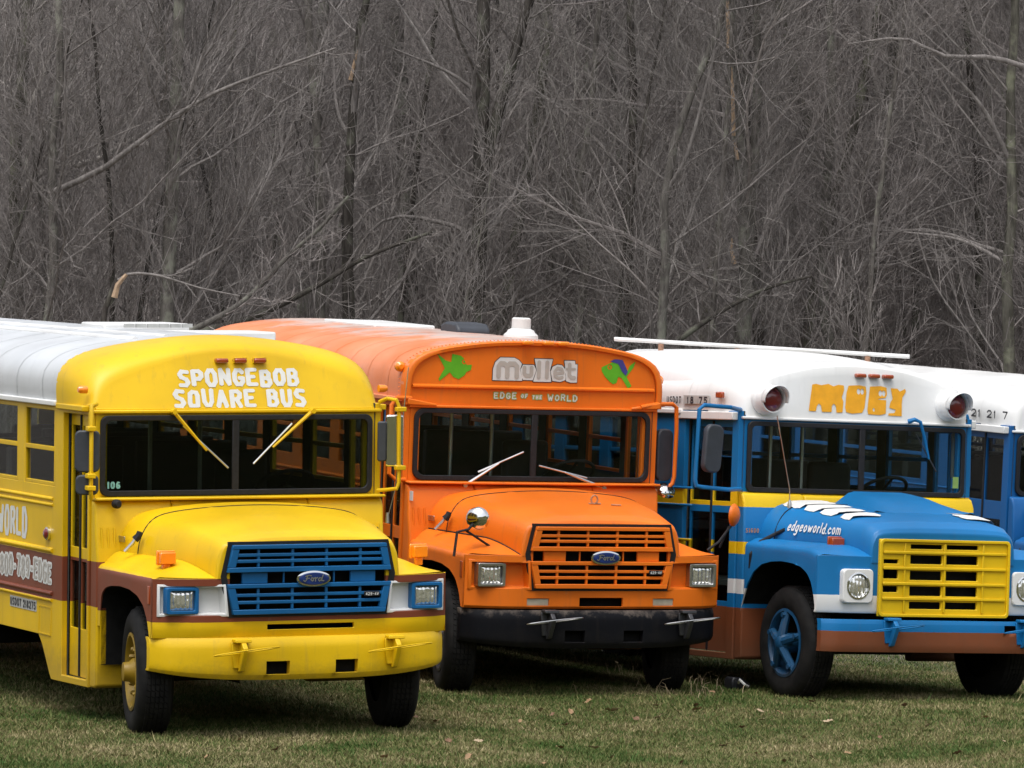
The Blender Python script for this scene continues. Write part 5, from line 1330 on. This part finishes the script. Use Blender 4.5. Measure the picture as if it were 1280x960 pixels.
# ------------------------------------------------------------------ bare woods
def bark(name, a, b_, lichen=None, vary=1.0):
    m, t, b = nodes_of(name); co = objco(t)
    mp = N(t, 'ShaderNodeMapping'); mp.inputs['Scale'].default_value = (7, 7, 1.4); t.links.new(co, mp.inputs[0])
    n = noise(t, mp.outputs[0], 3, 5, .65)
    oi = N(t, 'ShaderNodeObjectInfo')
    c = ramp(t, n, [(.32, a), (.68, b_)])
    if lichen:
        n2 = noise(t, co, 3.2, 4, .6); c = mix(t, ramp(t, n2, [(.52, (0, 0, 0)), (.66, (.85, .85, .85))]), c, lichen)
    v = ramp(t, oi.outputs['Random'], [(0, (.82, .80, .79)), (.5, (1, .98, .96)), (1, (1.15, 1.10, 1.09))])
    c = mix(t, 1.0, c, v, 'MULTIPLY')
    t.links.new(c, b.inputs['Base Color']); b.inputs['Roughness'].default_value = .9; b.inputs['Specular IOR Level'].default_value = .15
    bp = N(t, 'ShaderNodeBump'); bp.inputs['Strength'].default_value = .8; bp.inputs['Distance'].default_value = .03
    t.links.new(n, bp.inputs['Height']); t.links.new(bp.outputs[0], b.inputs['Normal'])
    return m
BK = dict(dark=bark('bark_dark', (.030, .027, .024), (.080, .073, .066), (.14, .145, .115)), grey=bark('bark_grey', (.07, .065, .06), (.18, .17, .155), (.25, .26, .215)),
          moss=bark('bark_mossy', (.05, .048, .04), (.13, .125, .105), (.21, .22, .16)), twig=bark('twig_bark', (.155, .143, .137), (.325, .303, .292)), twigd=bark('twig_bark_dark', (.115, .106, .101), (.265, .248, .238)),
          twigl=bark('twig_bark_pale', (.17, .162, .15), (.35, .335, .31)), far=bark('far_twig_hazed', (.27, .245, .24), (.45, .415, .405)), split=plain('split_wood', (.36, .25, .16), .7, vary=.35, scale=15))  # far twigs are paler than near ones: haze put into the colour
class Wood:
    def __init__(s, seed): s.r = random.Random(seed); s.t = MB(); s.c = MB()
    def path(s, p, d, L, n, wob, up):
        pts = [Vector(p)]; d = Vector(d).normalized()
        for i in range(n):
            d = (d + Vector((s.r.gauss(0, wob), s.r.gauss(0, wob), s.r.gauss(0, wob) + up))).normalized(); pts.append(pts[-1] + d * (L / n))
        return pts
    def limb(s, pts, r0, r1, lev, kids, mesh=None, sides=None, t0=.25, spread=(.5, 1.1), klen=.5, up=.06, maxlev=3):
        if sides != 0: (mesh or s.c).tube(pts, r0, sides or (7 if r0 > .04 else 5 if r0 > .015 else 3), r1, caps=False)
        if lev >= maxlev: return
        n = len(pts) - 1; L = sum((pts[i + 1] - pts[i]).length for i in range(n))
        for k in range(kids):
            t = t0 + (1 - t0) * (k + s.r.random()) / kids; i = min(n - 1, int(t * n)); f = t * n - i
            p = pts[i].lerp(pts[i + 1], f); d = (pts[i + 1] - pts[i]).normalized()
            a = d.orthogonal().normalized(); a.rotate(__import__('mathutils').Quaternion(d, s.r.uniform(0, 6.283)))
            ang = s.r.uniform(*spread); nd = d * math.cos(ang) + a * math.sin(ang)
            ll = L * klen * s.r.uniform(.55, 1.15) * (1.15 - .65 * t); rr = max(.0036, (r0 + (r1 - r0) * t) * s.r.uniform(.22, .46))
            if ll < .12: continue
            q = s.path(p, nd, ll, 8 if lev < 1 else 4, .14 if lev < 1 else .11, up)
            s.limb(q, rr, max(.0022, rr * .3), lev + 1, max(2, int(kids * (.42 if lev == 0 else .55))), None, None, .15, (.4, .95), .5, up, maxlev)
def tree_obj(name, wood, loc, rotz, bark_t, bark_c, label, cat, group=None):
    o = bpy.data.objects.new(name, None); col.objects.link(o); o.location = loc; o.rotation_euler = (0, 0, rotz)
    o['label'] = label; o['category'] = cat
    if group: o['group'] = group
    wood.t.build('trunk', BK[bark_t], o, smooth=60, recalc=False); wood.c.build('crown', BK[bark_c], o, smooth=60, recalc=False)
    return o
def at(u, v, y):
    """world point seen at pixel (u, v) of the 1280 px photograph at depth y"""
    a = (u - 640) / 6202.08; b_ = (480 - v) / 6202.08; c, s = math.cos(R(.763985)), math.sin(R(.763985))
    d = (a, c + b_ * s, -s + b_ * c); k = y / d[1]; return Vector((d[0] * k, y, 3.18535 + d[2] * k))
# individually recognisable trees along the edge: trunk given by points, extended to ground and into a crown
def edge_tree(seed, y, pts, w0, w1, bt, bc, label, kids=26, extend=6.0, name='bare_tree', klen=.30, spread=(.6, 1.25), stub=False, extra=(), to_ground=True):
    wd = Wood(seed); P = [at(u, v, y + dy) for u, v, dy in pts]
    base = P[0].copy()
    if to_ground:
        slope = (P[1] - P[0]); slope = slope / max(.3, slope.z) if slope.z > .3 else Vector((0, 0, 1)); slope.x *= .6
        g = tz(base.x, base.y); base = base - slope * (base.z - g); base.z = tz(base.x, base.y) - .05; P = [base] + P
    if extend:
        d = (P[-1] - P[-2]).normalized(); P += wd.path(P[-1], d, extend, 5, .10, .05)[1:]
    P = smoothpts(P, 18); O = Vector((base.x, base.y, tz(base.x, base.y))); L = [p - O for p in P]
    r0, r1 = w0 / 2 * y / 6202.08, w1 / 2 * y / 6202.08
    wd.limb(L, r0, r1 if not extend else r1 * .35, 0, 0, wd.t, 10, maxlev=0)
    wd.limb(L, r0 * .75, r1 * .4, 0, kids, None, 0, .12, spread, klen, .05)
    # limbs get a real thickness of their own
    for e in extra:
        ew = [at(u, v, y + dy) - O for u, v, dy in e[0]]; ew = smoothpts(ew, 10)
        wd.limb(ew, e[1] / 2 * y / 6202.08, e[2] / 2 * y / 6202.08, 1, e[3] if len(e) > 3 else 8, wd.t if len(e) > 4 and e[4] else wd.c, 7, .2, (.4, 1.0), .4, .05)
    o = tree_obj(name, wd, O, 0, bt, bc, label, 'tree'); o['group'] = 'trees at the edge of the woods'
    if stub:
        for sp in stub:
            m_ = MB(); q = [at(u, v, y - .10) - O for u, v in sp[0]]; m_.tube(q, sp[1] / 2 * y / 6202.08, 6, sp[2] / 2 * y / 6202.08); m_.build('split_wood', BK['split'], o, recalc=False)
    return o
edge_tree(101, 58, [(928, 425, 0), (934, 330, 0), (930, 240, 0), (924, 160, 0), (916, 80, .1), (910, -10, .2)], 27, 17, 'grey', 'twig', 'grey trunk with torn orange bark streaks rising above the blue bus roof',
          extra=[([(936, 300, 0), (943, 200, 0), (947, 90, 0), (945, -20, 0)], 14, 9, 14, True), ([(930, 335, 0), (880, 340, .2), (845, 360, .2), (800, 420, 0)], 6, 2), ([(935, 235, 0), (965, 200, -.2), (985, 165, -.3)], 6, 2)],
          stub=[([(918, 330), (914, 312), (915, 298)], 7, 2), ([(917, 170), (916, 120), (913, 80)], 6, 4), ([(922, 200), (918, 175)], 5, 4), ([(911, 60), (909, 0)], 6, 5)])
edge_tree(102, 59, [(592, 420, 0), (598, 330, 0), (600, 230, 0), (602, 140, 0), (606, 60, 0), (603, -20, 0)], 27, 19, 'dark', 'twigd', 'thick forked dark trunk behind the orange bus roof vent',
          extra=[([(604, 220, 0), (620, 150, -.1), (645, 60, -.2), (668, -20, -.3)], 16, 11, 10, True), ([(600, 300, 0), (560, 280, .3), (480, 275, .4), (420, 350, .4)], 7, 2), ([(602, 120, 0), (560, 90, 0), (490, 60, 0)], 6, 2), ([(612, 290, 0), (650, 230, 0), (700, 110, 0)], 7, 3)])
edge_tree(103, 62, [(400, 400, 0), (402, 300, 0), (398, 200, 0), (392, 110, 0), (384, -10, 0)], 16, 11, 'grey', 'twig', 'brownish straight trunk standing above the yellow bus cap lettering', extra=[([(400, 290, 0), (370, 240, 0), (330, 150, 0), (300, 60, 0)], 6, 2)])
edge_tree(104, 60, [(436, 400, 0), (434, 300, 0), (438, 190, 0), (444, 100, 0), (452, 20, 0)], 22, 10, 'dark', 'twig', 'dark trunk with a pale broken limb just left of the orange roof hump', extend=3, extra=[([(440, 150, 0), (447, 90, -.1), (455, 30, -.2)], 9, 5)], stub=[([(438, 100), (443, 78), (447, 62)], 6, 2)])
edge_tree(105, 60, [(786, 430, 0), (785, 340, 0), (788, 240, 0), (792, 150, .1), (790, 60, .2), (786, -10, .2)], 16, 10, 'dark', 'twig', 'slim dark trunk left of the white roof pipe', extra=[([(786, 250, 0), (800, 190, 0), (806, 130, -.2)], 7, 4), ([(790, 230, 0), (740, 170, 0), (660, 105, 0)], 6, 2)])
edge_tree(106, 57, [(826, 430, 0), (832, 330, 0), (830, 250, 0), (840, 190, 0), (866, 110, 0), (895, 55, 0), (905, -10, 0)], 15, 9, 'grey', 'twigd', 'leaning grey trunk bending right above the blue bus door', extra=[([(832, 240, 0), (860, 190, -.1), (895, 60, -.2)], 6, 3)])
edge_tree(107, 61, [(20, 400, 0), (22, 300, 0), (18, 200, 0), (28, 100, 0), (34, -10, 0)], 22, 15, 'moss', 'twigl', 'lichen covered trunk at the left edge of the woods', extra=[([(22, 250, 0), (50, 215, 0), (120, 200, 0), (215, 145, 0), (290, 105, 0)], 10, 3, 12), ([(25, 160, 0), (60, 80, 0), (70, -10, 0)], 9, 6)])
edge_tree(108, 58, [(60, 400, 0), (70, 300, 0), (62, 215, 0), (72, 130, .1), (78, 60, .1), (70, -10, .2)], 15, 10, 'grey', 'twigd', 'grey spotted slender trunk second from the left edge of the woods', extra=[([(66, 240, 0), (130, 210, -.3), (190, 165, -.5), (260, 120, -.7), (320, 95, -.8), (420, 60, -1)], 9, 2.5, 16)])
edge_tree(109, 59, [(1046, 440, 0), (1028, 400, 0), (1030, 300, 0), (1034, 220, 0), (1040, 120, 0), (1036, -10, 0)], 16, 10, 'grey', 'twig', 'grey trunk rising behind the blue bus cap lettering', extra=[([(1030, 330, 0), (1060, 290, 0), (1120, 270, 0), (1180, 210, 0)], 7, 2), ([(1026, 400, 0), (1080, 330, 0), (1150, 270, .2), (1240, 240, .2)], 8, 2)])
edge_tree(110, 62, [(206, 400, 0), (208, 300, 0), (212, 190, 0), (206, 90, 0), (200, -10, 0)], 14, 10, 'grey', 'twigd', 'grey trunk behind the silver roof hatches of the yellow bus')
edge_tree(111, 60, [(722, 420, 0), (735, 340, 0), (720, 250, 0), (738, 150, 0), (745, 50, 0), (752, -10, 0)], 12, 8, 'grey', 'twigl', 'crooked pale trunk above the white beacon and fish emblem')
edge_tree(112, 57, [(1262, 460, 0), (1258, 350, 0), (1266, 250, 0), (1262, 130, 0), (1270, -10, 0)], 18, 12, 'moss', 'twigd', 'mossy trunk at the right edge with long limbs reaching left', extra=[([(1300, 90, -.2), (1240, 72, -.4), (1180, 70, -.5), (1130, 48, -.6), (1060, 55, -.6)], 8, 2, 14), ([(1262, 200, 0), (1225, 130, -.2), (1165, 70, -.4)], 7, 3), ([(1260, 330, 0), (1200, 300, 0), (1130, 290, -.2)], 6, 2)])
edge_tree(113, 64, [(1140, 450, 0), (1146, 350, 0), (1138, 250, 0), (1150, 120, 0), (1160, -10, 0)], 12, 8, 'dark', 'twigd', 'thin dark trunk right of the blue bus roof pipe end')
edge_tree(114, 63, [(500, 410, 0), (512, 300, 0), (520, 200, 0), (535, 100, 0), (548, -10, 0)], 10, 6, 'dark', 'twigd', 'thin dark sapling leaning right over the orange roof hatch')
edge_tree(115, 63, [(680, 420, 0), (690, 320, 0), (684, 220, 0), (676, 120, 0), (684, -10, 0)], 14, 9, 'grey', 'twig', 'grey trunk standing right of the white roof beacon')
# leaning and broken stems low above the roofs
edge_tree(116, 57, [(215, 425, 0), (300, 380, 0), (360, 320, 0), (400, 285, -.1), (436, 245, -.2)], 9, 4, 'grey', 'twig', 'grey leaning stem slanting up right over the yellow bus roof', kids=18, extend=0, to_ground=False)
edge_tree(117, 58, [(240, 418, 0), (320, 395, 0), (400, 355, 0), (460, 320, 0), (540, 290, -.1)], 10, 4, 'dark', 'twig', 'long leaning limb slanting over the yellow cap towards the orange roof', kids=18, extend=0, to_ground=False)
edge_tree(118, 56.5, [(128, 410, 0), (136, 375, 0), (146, 350, 0)], 9, 7, 'dark', 'twigd', 'snapped sapling with pale splintered top above the silver roof', kids=4, extend=0, extra=[([(148, 350, 0), (165, 342, -.1), (200, 345, -.3), (250, 360, -.4), (300, 370, -.5)], 4.5, 1.5)], stub=[([(143, 372), (147, 356), (158, 343)], 9, 5)])
edge_tree(119, 57, [(848, 425, 0), (900, 390, 0), (960, 360, 0), (1015, 345, 0)], 8, 3, 'dark', 'twig', 'low limb arching over the white blue-bus roof', kids=14, extend=0, to_ground=False)

# saplings and young trees filling the woods: a few grown shapes, copied
def sapling(seed, hgt, r0, kids, spread, klen, lean=.08):
    wd = Wood(seed); d = Vector((wd.r.gauss(0, lean * .5), wd.r.gauss(0, lean * .5), 1))
    p = wd.path((0, 0, -.1), d, hgt, 12, .045, .07)
    wd.limb(p, r0, r0 * .25, 0, 0, wd.t, 6, maxlev=0); wd.limb(p, r0 * .8, r0 * .2, 0, kids, None, 0, .10, spread, klen, .09)
    return wd
LB = {'bare_sapling': 'thin bare sapling with fine upright twigs in the dense woods', 'bare_tree': 'young bare grey tree in the dense woods behind the buses'}
protos = []
specs = [('bare_sapling', 7.5, .035, 30, (.35, .8), .34), ('bare_sapling', 6.0, .026, 28, (.3, .7), .36), ('bare_sapling', 8.5, .042, 34, (.4, .9), .30), ('bare_sapling', 5.0, .02, 24, (.3, .7), .42), ('bare_sapling', 6.5, .03, 30, (.5, 1.0), .38),
         ('bare_tree', 12, .075, 40, (.5, 1.0), .26), ('bare_tree', 14, .10, 44, (.5, 1.1), .24), ('bare_tree', 11, .06, 40, (.4, .9), .28), ('bare_tree', 13, .085, 42, (.6, 1.2), .26)]
for i, (nm, hh, rr, kk, sp, kl) in enumerate(specs):
    wd = sapling(300 + i, hh, rr, kk, sp, kl)
    bt, bc = [('dark', 'twigd'), ('grey', 'twig'), ('grey', 'twigd'), ('moss', 'twig'), ('dark', 'twig')][i % 5]
    o = tree_obj(nm, wd, (0, 0, 0), 0, bt, bc, LB[nm], 'sapling' if nm == 'bare_sapling' else 'tree', 'saplings filling the woods' if nm == 'bare_sapling' else 'young trees filling the woods')
    protos.append(o)
r2 = random.Random(5); used = set()
pos = []
NT = 235
for k in range(NT):
    t = (k + r2.random()) / NT; y = 57.5 + 62 * t ** 1.25; hw = y * .103 + 2.2 + (y - 57) * .03
    pos.append((r2.uniform(-hw, hw), y))
for k, (x, y) in enumerate(pos):
    i = r2.randrange(5) if r2.random() < .62 else 5 + r2.randrange(4)
    src = protos[i]; loc = (x, y, tz(x, y)); rz = r2.uniform(0, 6.28); s = r2.uniform(.8, 1.25)
    if i not in used: used.add(i); o = src
    else:
        o = src.copy(); col.objects.link(o)
        for ch in src.children: c = ch.copy(); col.objects.link(c); c.parent = o
    o.location = loc; o.rotation_euler = (r2.gauss(0, .03), r2.gauss(0, .03), rz); o.scale = (s, s, s)
for i, p in enumerate(protos):
    if i not in used: bpy.data.objects.remove(p)
# undergrowth of fine stems and the far slope of twigs, each one mass
def mass(name, n, yr, hr, rad, seed, mat, label, fan=5, pw=1.0):
    g = np.random.default_rng(seed); V = []; F = []
    for k in range(n):
        y = yr[0] + (yr[1] - yr[0]) * g.random() ** pw; hw = y * .103 + 3 + max(0, y - 57) * .03; x = (g.random() * 2 - 1) * hw
        z = tz(x, y); H = hr[0] + (hr[1] - hr[0]) * g.random() ** 1.5; R0 = rad[0] + (rad[1] - rad[0]) * g.random() ** 2
        segs = []
        p = np.array([x, y, z - .05]); d = np.array([g.normal(0, .15), g.normal(0, .15), 1.]); pts = [p]
        for i in range(4): d = d + g.normal(0, .12, 3); d /= np.linalg.norm(d); pts.append(pts[-1] + d * H / 4)
        segs.append((pts, R0, R0 * .35))
        for i in range(fan):
            t = .15 + .8 * g.random(); j = min(3, int(t * 4)); q = pts[j] + (pts[j + 1] - pts[j]) * (t * 4 - j)
            dd = np.array([g.normal(0, .75), g.normal(0, .75), .55 + .6 * g.random()]); dd /= np.linalg.norm(dd); L = H * (.16 + .28 * g.random())
            mid = q + dd * L * .5 + g.normal(0, .05, 3) * L; segs.append(([q, mid, mid + (dd + np.array([0, 0, .35])) * L * .5], R0 * .42, R0 * .16))
        for P_, ra, rb in segs:
            o0 = len(V); m_ = len(P_)
            for i, q in enumerate(P_):
                r_ = ra + (rb - ra) * i / (m_ - 1)
                for a in (0.3, 2.4, 4.5): V.append((q[0] + r_ * math.cos(a), q[1] + r_ * math.sin(a), q[2]))
            for i in range(m_ - 1):
                for a in range(3): b2 = (a + 1) % 3; F.append((o0 + i * 3 + a, o0 + i * 3 + b2, o0 + i * 3 + 3 + b2, o0 + i * 3 + 3 + a))
    o = mesh_np(name, V, F, mat, 4); o['kind'] = 'stuff'; o['label'] = label; o['category'] = 'woods'; return o
mass('undergrowth', 1500, (56.5, 75), (.8, 4.5), (.005, .014), 21, BK['twig'], 'tangle of thin bare stems along the edge of the woods', 8)
mass('undergrowth', 900, (58, 80), (2.0, 7.0), (.006, .016), 23, BK['twigd'], 'tangle of dark thin stems deeper in the woods', 9)
mass('distant_woods', 2100, (95, 235), (5, 15), (.02, .09), 22, BK['far'], 'grey brown far slope covered with bare trees', 10, .8)
